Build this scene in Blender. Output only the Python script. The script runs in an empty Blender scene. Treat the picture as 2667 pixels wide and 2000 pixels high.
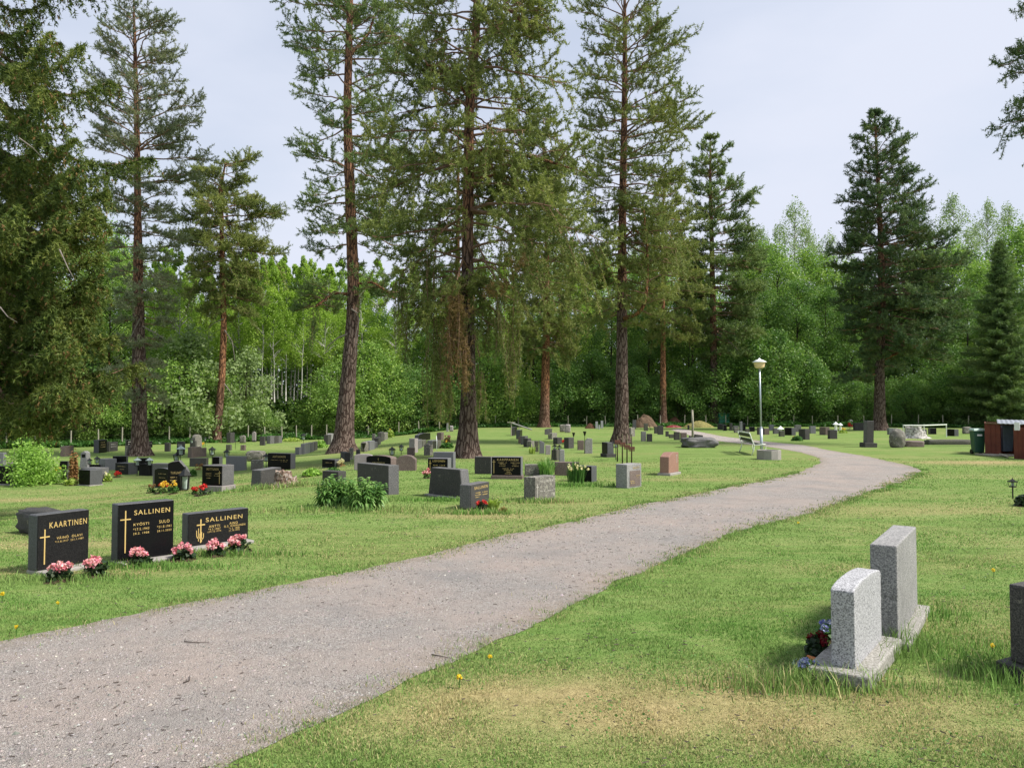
import bpy, bmesh, math, random
import numpy as np
from mathutils import Vector, Matrix, noise as mnoise

# ------------------------------------------------------------------ camera, light, exposure
S = bpy.context.scene
COL = S.collection
F, CX, CY, CAMZ = 2003.0, 1333.5, 1000.0, 1.6
PITCH = math.atan(70.0 / F)
cam_d = bpy.data.cameras.new('camera')
cam = bpy.data.objects.new('camera', cam_d)
COL.objects.link(cam)
cam_d.sensor_width = 36.0
cam_d.sensor_fit = 'HORIZONTAL'
cam_d.lens = 36.0 * F / 2667.0
cam_d.clip_end = 3000.0
cam.location = (0, 0, CAMZ)
cam.rotation_euler = (math.radians(90) + PITCH, 0, 0)
S.camera = cam

SUN_EL, SUN_AZ = math.radians(50), math.radians(106)     # azimuth clockwise from +Y
sd = Vector((math.sin(SUN_AZ) * math.cos(SUN_EL), math.cos(SUN_AZ) * math.cos(SUN_EL), math.sin(SUN_EL)))
sun_d = bpy.data.lights.new('sun', 'SUN')
sun_d.energy = 4.3
sun_d.angle = math.radians(10.0)
sun_d.color = (1.0, 0.95, 0.86)
sun = bpy.data.objects.new('sun', sun_d)
COL.objects.link(sun)
sun.location = (20, 0, 40)
sun.rotation_euler = sd.to_track_quat('Z', 'Y').to_euler()

W = bpy.data.worlds.new('World')
S.world = W
W.use_nodes = True
nt = W.node_tree
nt.nodes.clear()
def wn(t, **k):
    n = nt.nodes.new(t)
    for a, b in k.items(): setattr(n, a, b)
    return n
w_out = wn('ShaderNodeOutputWorld'); w_bg = wn('ShaderNodeBackground')
sky = wn('ShaderNodeTexSky', sky_type='NISHITA', sun_disc=False, sun_elevation=SUN_EL, sun_rotation=SUN_AZ)
sky.air_density = 1.3; sky.dust_density = 2.0
w_tc = wn('ShaderNodeTexCoord'); w_mp = wn('ShaderNodeMapping'); w_mp.inputs['Scale'].default_value = (1.0, 1.0, 2.6)
w_n = wn('ShaderNodeTexNoise'); w_n.inputs['Scale'].default_value = 1.35; w_n.inputs['Detail'].default_value = 6; w_n.inputs['Roughness'].default_value = 0.5
w_r = wn('ShaderNodeValToRGB')
w_r.color_ramp.elements[0].position = 0.36; w_r.color_ramp.elements[0].color = (.55, .55, .55, 1)
w_r.color_ramp.elements[1].position = 0.62; w_r.color_ramp.elements[1].color = (1, 1, 1, 1)
w_mix = wn('ShaderNodeMixRGB'); w_mix.inputs[2].default_value = (4.85, 5.15, 6.0, 1)
w_bg.inputs['Strength'].default_value = 0.1
L = nt.links.new
L(w_tc.outputs['Generated'], w_mp.inputs['Vector']); L(w_mp.outputs[0], w_n.inputs['Vector'])
L(w_n.outputs['Fac'], w_r.inputs['Fac']); L(w_r.outputs['Color'], w_mix.inputs['Fac'])
L(sky.outputs['Color'], w_mix.inputs[1]); L(w_mix.outputs['Color'], w_bg.inputs['Color'])
L(w_bg.outputs[0], w_out.inputs['Surface'])

S.view_settings.view_transform = 'Standard'
S.view_settings.look = 'None'
S.view_settings.exposure = 0.68
S.view_settings.gamma = 1.0
S.render.engine = 'CYCLES'
S.cycles.max_bounces = 6
S.cycles.diffuse_bounces = 3
S.cycles.glossy_bounces = 2
S.cycles.transmission_bounces = 3
S.cycles.transparent_max_bounces = 4
S.cycles.use_denoising = True

# ------------------------------------------------------------------ geometry of the view and the ground
cP, sP = math.cos(PITCH), math.sin(PITCH)
def ss(a, b, x):
    t = np.clip((x - a) / (b - a), 0, 1)
    return t * t * (3 - 2 * t)
def gh(x, y):
    return -0.75 * ss(-2.5, -13.0, x) * ss(8.0, 17.0, y)
def ray(px, py):
    u, v = (px - CX) / F, (CY - py) / F
    return u, cP - v * sP, sP + v * cP
def at(px, py):
    rx, ry, rz = ray(px, py)
    z = 0.0
    for _ in range(30):
        t = (CAMZ - z) / -rz
        z = 0.5 * z + 0.5 * float(gh(rx * t, ry * t))
    return Vector((rx * t, ry * t, float(gh(rx * t, ry * t))))
def atY(px, py, Y):
    rx, ry, rz = ray(px, py)
    t = Y / ry
    return Vector((rx * t, Y, CAMZ + rz * t))
def gpt(px, Y):
    x = (px - CX) / F * Y
    return Vector((x, Y, float(gh(x, Y))))

def _h(ix, iy, s):
    n = (ix.astype(np.int64) * 374761393 + iy.astype(np.int64) * 668265263 + s * 974634777) & 0x7fffffff
    n = ((n ^ (n >> 13)) * 1274126177) & 0x7fffffff
    return ((n ^ (n >> 16)) & 0xffff) / 65535.0
def vn(x, y, sc=1.0, s=0):
    x, y = np.asarray(x, float) * sc, np.asarray(y, float) * sc
    ix, iy = np.floor(x), np.floor(y)
    fx, fy = x - ix, y - iy
    fx, fy = fx * fx * (3 - 2 * fx), fy * fy * (3 - 2 * fy)
    a, b = _h(ix, iy, s), _h(ix + 1, iy, s)
    c, d = _h(ix, iy + 1, s), _h(ix + 1, iy + 1, s)
    return (a + (b - a) * fx) * (1 - fy) + (c + (d - c) * fx) * fy
def fbm(x, y, sc=1.0, s=0):
    return (vn(x, y, sc, s) + .5 * vn(x, y, sc * 2.1, s + 1) + .25 * vn(x, y, sc * 4.3, s + 2)) / 1.75

# ------------------------------------------------------------------ mesh helpers
class MB:
    """collects vertices and faces and links them as ONE mesh object"""
    def __init__(s):
        s.V, s.Fc, s.n, s.C = [], [], 0, []
    def add(s, V, Fa, mi=0, col=None):
        V = np.asarray(V, float).reshape(-1, 3)
        Fa = np.asarray(Fa, np.int64)
        if Fa.ndim == 1: Fa = Fa.reshape(1, -1)
        s.V.append(V); s.Fc.append((Fa + s.n, mi)); s.n += len(V)
        if col is not None: s.C.append(np.broadcast_to(np.asarray(col, float), (len(V), 3)))
    def mesh(s, name, mats, smooth=False):
        me = bpy.data.meshes.new(name)
        V = np.concatenate(s.V)
        me.vertices.add(len(V)); me.vertices.foreach_set('co', V.ravel())
        idx = np.concatenate([f.ravel() for f, _ in s.Fc])
        cnt = np.concatenate([np.full(len(f), f.shape[1]) for f, _ in s.Fc])
        mi = np.concatenate([np.full(len(f), m) for f, m in s.Fc])
        me.loops.add(len(idx)); me.loops.foreach_set('vertex_index', idx.astype(np.int32))
        me.polygons.add(len(cnt))
        me.polygons.foreach_set('loop_start', (np.cumsum(cnt) - cnt).astype(np.int32))
        me.polygons.foreach_set('material_index', mi.astype(np.int32))
        me.polygons.foreach_set('use_smooth', np.full(len(cnt), smooth))
        for m in (mats if isinstance(mats, (list, tuple)) else [mats]): me.materials.append(m)
        if s.C:
            C = np.concatenate(s.C)
            ca = me.color_attributes.new('tint', 'FLOAT_COLOR', 'POINT')
            ca.data.foreach_set('color', np.concatenate([C, np.ones((len(C), 1))], 1).ravel())
        me.update(calc_edges=True)
        return me
    def build(s, name, mats, parent=None, smooth=False):
        o = bpy.data.objects.new(name, s.mesh(name, mats, smooth))
        COL.objects.link(o)
        if parent is not None: o.parent = parent
        return o
    def box(s, c, d, mi=0, rz=0.0, top=1.0):
        x, y, z = d[0] / 2, d[1] / 2, d[2] / 2
        V = np.array([(-x, -y, -z), (x, -y, -z), (x, y, -z), (-x, y, -z), (-x * top, -y * top, z), (x * top, -y * top, z), (x * top, y * top, z), (-x * top, y * top, z)])
        if rz:
            cc, sn = math.cos(rz), math.sin(rz)
            V = np.stack([V[:, 0] * cc - V[:, 1] * sn, V[:, 0] * sn + V[:, 1] * cc, V[:, 2]], 1)
        s.add(V + np.array(c), [(0, 3, 2, 1), (4, 5, 6, 7), (0, 1, 5, 4), (1, 2, 6, 5), (2, 3, 7, 6), (3, 0, 4, 7)], mi)
    def tube(s, P, R, n=6, mi=0, cap=True):
        P = np.asarray(P, float); m = len(P)
        R = np.broadcast_to(np.asarray(R, float), (m,))
        T = np.gradient(P, axis=0)
        T /= np.linalg.norm(T, axis=1, keepdims=True) + 1e-9
        ref = np.array([0, 0, 1.0]) if abs(T[0][2]) < .8 else np.array([0, 1.0, 0])
        A = np.cross(T, ref); A /= np.linalg.norm(A, axis=1, keepdims=True) + 1e-9
        B = np.cross(T, A)
        th = np.linspace(0, 2 * np.pi, n, endpoint=False)
        V = P[:, None, :] + R[:, None, None] * (np.cos(th)[None, :, None] * A[:, None, :] + np.sin(th)[None, :, None] * B[:, None, :])
        i = np.arange(m - 1)[:, None] * n; j = np.arange(n)[None, :]; k = (j + 1) % n
        s.add(V.reshape(-1, 3), np.stack([i + j, i + k, i + n + k, i + n + j], -1).reshape(-1, 4), mi)
        if cap:
            b = s.n - m * n
            s.Fc.append((np.array([[b + (m - 1) * n + q for q in range(n)]]), mi))
            s.Fc.append((np.array([[b + q for q in range(n)][::-1]]), mi))
    def lathe(s, prof, c=(0, 0, 0), n=16, mi=0):
        th = np.linspace(0, 2 * np.pi, n, endpoint=False)
        V = np.array([[(r * math.cos(t), r * math.sin(t), z) for t in th] for r, z in prof]).reshape(-1, 3) + np.array(c)
        m = len(prof)
        i = np.arange(m - 1)[:, None] * n; j = np.arange(n)[None, :]; k = (j + 1) % n
        s.add(V, np.stack([i + j, i + k, i + n + k, i + n + j], -1).reshape(-1, 4), mi)

def ico(sub=2):
    bm = bmesh.new(); bmesh.ops.create_icosphere(bm, subdivisions=sub, radius=1)
    V = np.array([v.co[:] for v in bm.verts]); Fa = np.array([[v.index for v in f.verts] for f in bm.faces]); bm.free()
    return V, Fa
ICO1, ICO2, ICO3, ICO4 = ico(1), ico(2), ico(3), ico(4)
def rock(mb, c, d, seed=0, boxy=.5, amp=.12, sub=ICO3, mi=0, rz=0.0, freq=2.0):
    V, Fa = sub
    V = np.sign(V) * np.abs(V) ** boxy
    V = V / np.max(np.abs(V))
    nz = np.array([mnoise.noise(Vector((v[0] * freq + seed * 7.3, v[1] * freq + seed, v[2] * freq))) + .45 * mnoise.noise(Vector((v[0] * freq * 2.7 + seed, v[1] * freq * 2.7, v[2] * freq * 2.7 + seed * 3))) for v in V])
    V = V * (1 + amp * nz)[:, None]
    V = V * np.array(d) / 2
    cc, sn = math.cos(rz), math.sin(rz)
    V = np.stack([V[:, 0] * cc - V[:, 1] * sn, V[:, 0] * sn + V[:, 1] * cc, V[:, 2]], 1)
    mb.add(V + np.array(c), Fa, mi)

def tag(o, label=None, cat=None, group=None, kind=None):
    if label: o['label'] = label
    if cat: o['category'] = cat
    if group: o['group'] = group
    if kind: o['kind'] = kind
    return o
def thing(name, label, cat, loc=(0, 0, 0), rz=0.0, group=None):
    o = bpy.data.objects.new(name, None)
    o.empty_display_size = .1
    COL.objects.link(o); o.location = loc; o.rotation_euler = (0, 0, rz)
    return tag(o, label, cat, group)
def copy_tree(o, parent=None):
    c = o.copy(); COL.objects.link(c)
    if parent is not None: c.parent = parent
    for ch in list(o.children): copy_tree(ch, c)
    return c
def bevel(o, w=.01, seg=2):
    m = o.modifiers.new('bevel', 'BEVEL'); m.width = w; m.segments = seg; m.limit_method = 'ANGLE'
    return o

# ------------------------------------------------------------------ materials
def mat(name):
    m = bpy.data.materials.new(name); m.use_nodes = True
    t = m.node_tree; b = t.nodes['Principled BSDF']
    return m, t, b
def nd(t, ty, **k):
    n = t.nodes.new(ty)
    for a, v in k.items():
        if a.startswith('i_'): n.inputs[a[2:].replace('_', ' ')].default_value = v
        else: setattr(n, a, v)
    return n
def coords(t, scale=(1, 1, 1), space='Object'):
    tc = nd(t, 'ShaderNodeTexCoord'); mp = nd(t, 'ShaderNodeMapping'); mp.inputs['Scale'].default_value = scale
    if space == 'World':
        g = nd(t, 'ShaderNodeNewGeometry'); t.links.new(g.outputs['Position'], mp.inputs['Vector'])
    else:
        t.links.new(tc.outputs[space], mp.inputs['Vector'])
    return mp.outputs[0]
def noise_n(t, vec, scale, detail=4, rough=.55):
    n = nd(t, 'ShaderNodeTexNoise'); n.inputs['Scale'].default_value = scale; n.inputs['Detail'].default_value = detail; n.inputs['Roughness'].default_value = rough
    t.links.new(vec, n.inputs['Vector']); return n.outputs['Fac']
def ramp(t, fac, stops):
    r = nd(t, 'ShaderNodeValToRGB'); e = r.color_ramp.elements
    while len(e) < len(stops): e.new(.5)
    for el, (p, c) in zip(e, stops):
        el.position = p; el.color = (*c, 1) if len(c) == 3 else c
    t.links.new(fac, r.inputs['Fac']); return r.outputs['Color']
def mixc(t, fac, a, b, blend='MIX'):
    n = nd(t, 'ShaderNodeMixRGB', blend_type=blend)
    for i, v in ((0, fac), (1, a), (2, b)):
        if hasattr(v, 'is_linked') or hasattr(v, 'links'): t.links.new(v, n.inputs[i])
        else: n.inputs[i].default_value = v if i == 0 else (*v, 1)
    return n.outputs['Color']
def bump(t, b, h, strength=.3, dist=.01):
    n = nd(t, 'ShaderNodeBump'); n.inputs['Strength'].default_value = strength; n.inputs['Distance'].default_value = dist
    t.links.new(h, n.inputs['Height']); t.links.new(n.outputs[0], b.inputs['Normal'])
def g3(v): return (v, v, v)

def stone_mat(name, c0, c1, c2, spk=120, rough=.6, lichen=None, lam=.55, bmp=.25, spec=.5, dirt=.35):
    m, t, b = mat(name)
    v = coords(t, (1, 1, 1), 'World')
    s = noise_n(t, v, spk, 2, .7)
    col = ramp(t, s, [(.36, c0), (.5, c1), (.66, c2)])
    big = noise_n(t, v, 2.4, 5, .6)
    col = mixc(t, ramp(t, big, [(.35, g3(0)), (.7, g3(dirt))]), col, tuple(x * .45 for x in c1))
    if lichen:
        l = noise_n(t, v, 16, 6, .68)
        l2 = noise_n(t, v, 3.1, 3, .5)
        ml = nd(t, 'ShaderNodeMath', operation='MULTIPLY'); t.links.new(ramp(t, l, [(lam, g3(0)), (lam + .07, g3(1))]), ml.inputs[0]); t.links.new(ramp(t, l2, [(.4, g3(0.1)), (.6, g3(.9))]), ml.inputs[1])
        col = mixc(t, ml.outputs[0], col, lichen)
    t.links.new(col, b.inputs['Base Color'])
    b.inputs['Roughness'].default_value = rough
    b.inputs['Specular IOR Level'].default_value = spec
    hh = mixc(t, .5, noise_n(t, v, 40, 5, .7), noise_n(t, v, 7, 4, .6))
    bump(t, b, hh, bmp, .02)
    return m
M = {}
M['black'] = stone_mat('black_granite', (.004, .004, .005), (.007, .007, .008), (.014, .014, .014), 160, .22, bmp=.0, dirt=.1, spec=.12)
M['blackg'] = stone_mat('speckled_black_granite', (.005, .005, .006), (.012, .012, .0125), (.035, .034, .032), 140, .45, bmp=.03, dirt=.2, spec=.12)
M['dark'] = stone_mat('dark_grey_granite', (.014, .0135, .013), (.04, .038, .036), (.095, .09, .082), 110, .75, (.16, .15, .12), .6)
M['grey'] = stone_mat('grey_granite', (.04, .04, .042), (.105, .103, .105), (.21, .205, .2), 110, .7, (.24, .23, .19), .63)
M['sawn'] = stone_mat('sawn_dark_granite', (.035, .036, .039), (.07, .072, .078), (.12, .122, .13), 120, .6, bmp=.1, dirt=.3)
M['smooth'] = stone_mat('smooth_grey_granite', (.11, .11, .12), (.15, .15, .165), (.2, .2, .21), 90, .45, bmp=.05, dirt=.15)
M['light'] = stone_mat('pale_grey_granite', (.1, .1, .105), (.35, .35, .365), (.52, .52, .535), 105, .65, bmp=.12, dirt=.12)
M['weathered'] = stone_mat('weathered_pale_granite', (.1, .1, .105), (.25, .245, .24), (.42, .41, .395), 95, .75, (.09, .09, .085), .58, dirt=.5)
M['lichen'] = stone_mat('lichen_covered_stone', (.05, .048, .042), (.14, .13, .115), (.26, .245, .21), 70, .9, (.34, .33, .27), .53, bmp=.5)
M['mossy'] = stone_mat('mossy_dark_stone', (.03, .03, .026), (.075, .072, .06), (.15, .145, .12), 70, .9, (.12, .13, .06), .52, bmp=.5)
M['brown'] = stone_mat('brown_granite', (.06, .042, .036), (.14, .1, .088), (.24, .19, .17), 100, .75, (.26, .24, .2), .6)
M['pink'] = stone_mat('pinkish_grey_granite', (.19, .165, .165), (.28, .245, .245), (.36, .33, .33), 100, .6, bmp=.08, dirt=.15)
M['red'] = stone_mat('red_granite', (.17, .085, .06), (.27, .14, .105), (.36, .23, .18), 110, .5, bmp=.06, dirt=.2)
M['concrete'] = stone_mat('concrete', (.2, .185, .17), (.3, .28, .26), (.38, .355, .33), 130, .9, (.13, .125, .11), .62)
M['plinth'] = stone_mat('worn_concrete_plinth', (.17, .16, .14), (.27, .26, .235), (.4, .385, .36), 60, .95, (.12, .13, .07), .57, bmp=.5)

def flat(name, c, rough=.6, metal=0.0, var=.15, spec=.5, sc=9.0):
    m, t, b = mat(name)
    n = noise_n(t, coords(t), sc, 4)
    t.links.new(ramp(t, n, [(.3, tuple(x * (1 - var) for x in c)), (.7, tuple(min(1, x * (1 + var)) for x in c))]), b.inputs['Base Color'])
    b.inputs['Roughness'].default_value = rough; b.inputs['Metallic'].default_value = metal; b.inputs['Specular IOR Level'].default_value = spec
    return m
M['gold'] = flat('gilded_letters', (.62, .44, .16), .4, .25, .1)
M['palegold'] = flat('worn_gilded_letters', (.4, .3, .13), .55, .1, .2)
M['whiteletter'] = flat('pale_cut_letters', (.42, .4, .36), .8)
M['iron'] = flat('black_iron', (.012, .013, .012), .45, .3)
M['rust'] = flat('rusty_iron', (.085, .03, .018), .85, .1, .35, sc=30)
M['oliveiron'] = flat('old_green_iron', (.05, .045, .015), .7, .2, .3, sc=20)
M['glass'] = flat('lantern_glass', (.35, .42, .38), .15, 0, .1)
M['candle'] = flat('white_candle', (.8, .79, .74), .5)
M['galv'] = flat('galvanised_steel', (.42, .47, .52), .38, .5, .12)
M['white'] = flat('white_enamel', (.8, .82, .82), .35, 0, .05)
M['amber'] = flat('amber_shade', (.72, .55, .3), .35, 0, .06)
M['benchwhite'] = flat('white_painted_steel', (.62, .66, .58), .45)
M['benchwood'] = flat('dark_green_slats', (.022, .03, .016), .6)
M['wood'] = flat('grey_weathered_wood', (.3, .28, .22), .9, 0, .3, sc=25)
M['wooddark'] = flat('brown_wood', (.16, .11, .06), .9, 0, .3, sc=25)
M['redwood'] = flat('red_ochre_boards', (.13, .032, .018), .8, 0, .25, sc=4)
M['greenbin'] = flat('green_plastic', (.018, .075, .045), .4, 0, .1)
M['greylid'] = flat('pale_green_lid', (.3, .42, .36), .35)
M['bluebin'] = flat('blue_grey_plastic', (.1, .13, .18), .4)
M['sheet'] = flat('pale_corrugated_sheet', (.3, .32, .37), .35, 0, .1)
M['greenpanel'] = flat('green_panel', (.02, .27, .15), .45, 0, .12)
M['paper'] = flat('white_notice', (.75, .76, .76), .6, 0, .03)
M['soil'] = flat('dark_soil', (.05, .034, .022), 1, 0, .4, .1, 20)
M['redsoil'] = flat('red_brown_soil', (.105, .055, .036), 1, 0, .35, .1, 12)
M['brownsoil'] = flat('brown_soil', (.12, .082, .056), 1, 0, .35, .1, 12)
M['straw'] = flat('dry_bank_grass', (.2, .18, .07), 1, 0, .4, .1, 7)
M['redtarp'] = flat('dark_red_tarp', (.16, .012, .014), .6, 0, .3)
M['stumpwood'] = stone_mat('rotten_stump_wood', (.04, .02, .012), (.2, .13, .09), (.42, .36, .31), 12, .95, (.5, .47, .43), .56, bmp=.9)
M['birchstump'] = stone_mat('bleached_stump_wood', (.1, .09, .08), (.4, .38, .35), (.62, .6, .57), 9, .95, (.12, .11, .1), .58, bmp=.9)
M['twig'] = flat('dead_twig', (.06, .045, .035), .9)

def leaf(name, cols, rough=.55, transl=.35, sc=.9, fine=1.0):
    """foliage: a few leaf colours, picked per leaf and per bough"""
    m = bpy.data.materials.new(name); m.use_nodes = True
    t = m.node_tree; t.nodes.clear()
    out = nd(t, 'ShaderNodeOutputMaterial')
    g = nd(t, 'ShaderNodeNewGeometry')
    n = noise_n(t, coords(t, space='World'), sc, 3, .6)
    a = nd(t, 'ShaderNodeMath', operation='MULTIPLY_ADD'); a.inputs[1].default_value = .5 * fine; t.links.new(g.outputs['Random Per Island'], a.inputs[0])
    b2 = nd(t, 'ShaderNodeMath', operation='MULTIPLY_ADD'); b2.inputs[1].default_value = 1.5; b2.inputs[2].default_value = -.5 - .25 * fine + .25; t.links.new(n, b2.inputs[0])
    t.links.new(b2.outputs[0], a.inputs[2])
    st = [(i / (len(cols) - 1), c) for i, c in enumerate(cols)]
    col = ramp(t, a.outputs[0], st)
    d = nd(t, 'ShaderNodeBsdfPrincipled'); d.inputs['Roughness'].default_value = rough; d.inputs['Specular IOR Level'].default_value = .25
    tr = nd(t, 'ShaderNodeBsdfTranslucent')
    mx = nd(t, 'ShaderNodeMixShader'); mx.inputs[0].default_value = transl
    t.links.new(col, d.inputs['Base Color']); t.links.new(mixc(t, .8, col, (1.0, 1.15, .55), 'MULTIPLY'), tr.inputs['Color'])
    t.links.new(d.outputs[0], mx.inputs[1]); t.links.new(tr.outputs[0], mx.inputs[2]); t.links.new(mx.outputs[0], out.inputs['Surface'])
    return m
M['pine'] = leaf('pine_needles', [(0.0702, 0.1268, 0.05265), (0.1316, 0.195, 0.0702), (0.2018, 0.2633, 0.08775), (0.2808, 0.3217, 0.1053)], .6, .3, .5)
M['pinepale'] = leaf('pale_pine_needles', [(0.1152, 0.1525, 0.0975), (0.1728, 0.2074, 0.1235), (0.2432, 0.2623, 0.156), (0.32, 0.3172, 0.195)], .6, .35, .5)
M['pineolive'] = leaf('olive_pine_needles', [(0.081, 0.1185, 0.04056), (0.162, 0.2005, 0.05928), (0.243, 0.2734, 0.078), (0.3402, 0.3371, 0.1014)], .6, .3, .5)
M['pinedark'] = leaf('dark_pine_needles', [(0.0396, 0.08221, 0.042), (0.0756, 0.1292, 0.0525), (0.1224, 0.1762, 0.06125), (0.198, 0.2252, 0.07)], .6, .25, .5)
M['pinebrown'] = leaf('browned_pine_needles', [(.12, .085, .035), (.2, .13, .05), (.27, .18, .075), (.32, .22, .1)], .7, .25, 1.2)
M['spruce'] = leaf('spruce_needles', [(0.0322, 0.05775, 0.0133), (0.069, 0.1103, 0.0228), (0.1472, 0.1837, 0.038), (0.2668, 0.273, 0.0665)], .6, .3, 1.3)  # dark end puts the shaded depths of the crown into the colour
M['cones'] = leaf('brown_spruce_cones', [(.12, .075, .028), (.19, .12, .042), (.25, .17, .06)], .7, .1, 1.2)
M['fir'] = leaf('blue_green_needles', [(0.07711, 0.1421, 0.05267), (0.1377, 0.2131, 0.07147), (0.2479, 0.3124, 0.09408)], .6, .25, .6)
M['birch'] = leaf('birch_leaves', [(0.1323, 0.231, 0.03513), (0.2206, 0.3465, 0.05111), (0.3308, 0.4785, 0.07986), (0.4852, 0.594, 0.1278)], .5, .45, .45)
M['leafmid'] = leaf('mid_green_leaves', [(0.08943, 0.1684, 0.03674), (0.1534, 0.2695, 0.05844), (0.2555, 0.3874, 0.08349), (0.4344, 0.539, 0.1419)], .5, .4, .6)
M['leafdark'] = leaf('deep_green_leaves', [(0.05148, 0.1222, 0.03006), (0.08892, 0.1834, 0.04342), (0.1638, 0.2794, 0.06679), (0.2808, 0.3841, 0.1002)], .5, .35, .6)
M['leafpale'] = leaf('hazy_pale_leaves', [(0.1694, 0.242, 0.099), (0.242, 0.3267, 0.132), (0.3388, 0.4114, 0.187)], .55, .4, .6)  # pale leaves, lightened further so distant haze sits in the colour
M['shrub'] = leaf('bright_shrub_leaves', [(0.1138, 0.2244, 0.0363), (0.2024, 0.3564, 0.0605), (0.3036, 0.4884, 0.0968), (0.4554, 0.6336, 0.1815)], .5, .4, 2.5)
M['lily'] = leaf('lily_leaves', [(0.0585, 0.1482, 0.0396), (0.117, 0.247, 0.063), (0.195, 0.3458, 0.09), (0.39, 0.494, 0.216)], .35, .35, 3)
M['begleaf'] = leaf('dark_bronze_leaves', [(.012, .025, .012), (.025, .05, .02), (.05, .06, .03)], .35, .15, 6)
M['greenleaf'] = leaf('flowerbed_leaves', [(.03, .08, .02), (.06, .15, .03), (.1, .22, .05)], .45, .3, 6)
M['clover'] = leaf('clover_leaves', [(.06, .14, .03), (.1, .21, .045), (.16, .28, .07)], .5, .35, 6)
M['yellowleaf'] = leaf('yellow_green_leaves', [(.2, .3, .05), (.34, .44, .09), (.48, .55, .2)], .45, .4, 6)
M['dead'] = leaf('dead_brown_foliage', [(.13, .06, .025), (.22, .11, .04), (.3, .17, .07), (.22, .2, .07)], .8, .15, 5)
def petal(name, cols): return leaf(name, cols, .5, .3, 20, 1.6)
M['pinkp'] = petal('pink_petals', [(.6, .12, .2), (.75, .26, .33), (.85, .45, .48), (.88, .62, .6)])
M['redp'] = petal('red_petals', [(.4, .01, .012), (.6, .03, .03), (.7, .1, .06)])
M['yellowp'] = petal('yellow_petals', [(.7, .35, .03), (.8, .55, .06), (.85, .7, .2)])
M['dandy'] = petal('dandelion_petals', [(.75, .5, .02), (.85, .68, .05)])
M['bluep'] = petal('blue_pansy_petals', [(.08, .09, .3), (.14, .16, .42), (.3, .33, .55), (.55, .58, .68)])
M['whitep'] = petal('cream_petals', [(.75, .68, .45), (.85, .8, .6), (.8, .65, .25)])
M['darkredp'] = petal('dark_red_petals', [(.1, .004, .01), (.2, .012, .02)])

def bark_mat(name, low, up, z0, z1, crack, sc=(9, 9, 2.2)):
    m, t, b = mat(name)
    v = coords(t, sc, 'World')
    vo = nd(t, 'ShaderNodeTexVoronoi', feature='DISTANCE_TO_EDGE'); vo.inputs['Scale'].default_value = 1.0
    wob = noise_n(t, coords(t, space='World'), 5, 3)
    vv = nd(t, 'ShaderNodeVectorMath', operation='ADD'); t.links.new(v, vv.inputs[0]); t.links.new(mixc(t, 1.0, wob, g3(0)) if False else wob, vv.inputs[1])
    t.links.new(vv.outputs[0], vo.inputs['Vector'])
    g = nd(t, 'ShaderNodeNewGeometry'); sx = nd(t, 'ShaderNodeSeparateXYZ'); t.links.new(g.outputs['Position'], sx.inputs[0])
    mr = nd(t, 'ShaderNodeMapRange'); mr.inputs['From Min'].default_value = z0; mr.inputs['From Max'].default_value = z1; t.links.new(sx.outputs['Z'], mr.inputs['Value'])
    n = noise_n(t, coords(t, (3, 3, 1.5), 'World'), 2, 5)
    ad = nd(t, 'ShaderNodeMath', operation='ADD'); t.links.new(mr.outputs[0], ad.inputs[0])
    s2 = nd(t, 'ShaderNodeMath', operation='MULTIPLY_ADD'); s2.inputs[1].default_value = .8; s2.inputs[2].default_value = -.4; t.links.new(n, s2.inputs[0]); t.links.new(s2.outputs[0], ad.inputs[1])
    base = ramp(t, ad.outputs[0], [(.2, low), (.8, up)])
    fine = noise_n(t, coords(t, (30, 30, 12), 'World'), 1, 4, .7)
    base = mixc(t, ramp(t, fine, [(.3, g3(.55)), (.75, g3(0))]), base, tuple(x * .4 for x in low))
    e = ramp(t, vo.outputs['Distance'], [(.02, g3(0)), (.2, g3(1))])
    col = mixc(t, e, crack, base)
    t.links.new(col, b.inputs['Base Color']); b.inputs['Roughness'].default_value = .95; b.inputs['Specular IOR Level'].default_value = .1
    bump(t, b, mixc(t, .3, e, fine), .9, .04)
    return m
M['bark'] = bark_mat('pine_bark', (.2, .15, .125), (.36, .18, .1), 5, 10, (.04, .025, .02))
M['barkred'] = bark_mat('orange_pine_bark', (.24, .15, .11), (.42, .2, .1), 1, 5, (.05, .025, .016))
M['barkgrey'] = bark_mat('grey_bark', (.1, .075, .06), (.1, .08, .065), 3, 9, (.02, .015, .012))
M['limb'] = flat('pine_limb_bark', (.2, .125, .085), .9, 0, .35, .1, 6)
M['limborange'] = flat('orange_pine_limb', (.36, .17, .085), .9, 0, .3, .1, 6)
M['deadlimb'] = flat('dead_grey_limb', (.19, .165, .145), .9, 0, .3, .1, 6)
def birch_bark():
    m, t, b = mat('birch_bark')
    n = noise_n(t, coords(t, (2, 2, 7), 'World'), 1.0, 5, .7)
    col = ramp(t, n, [(.36, (.03, .028, .025)), (.46, (.3, .295, .26)), (.8, (.5, .49, .44))])
    t.links.new(col, b.inputs['Base Color']); b.inputs['Roughness'].default_value = .8
    return m
M['birchbark'] = birch_bark()

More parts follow.
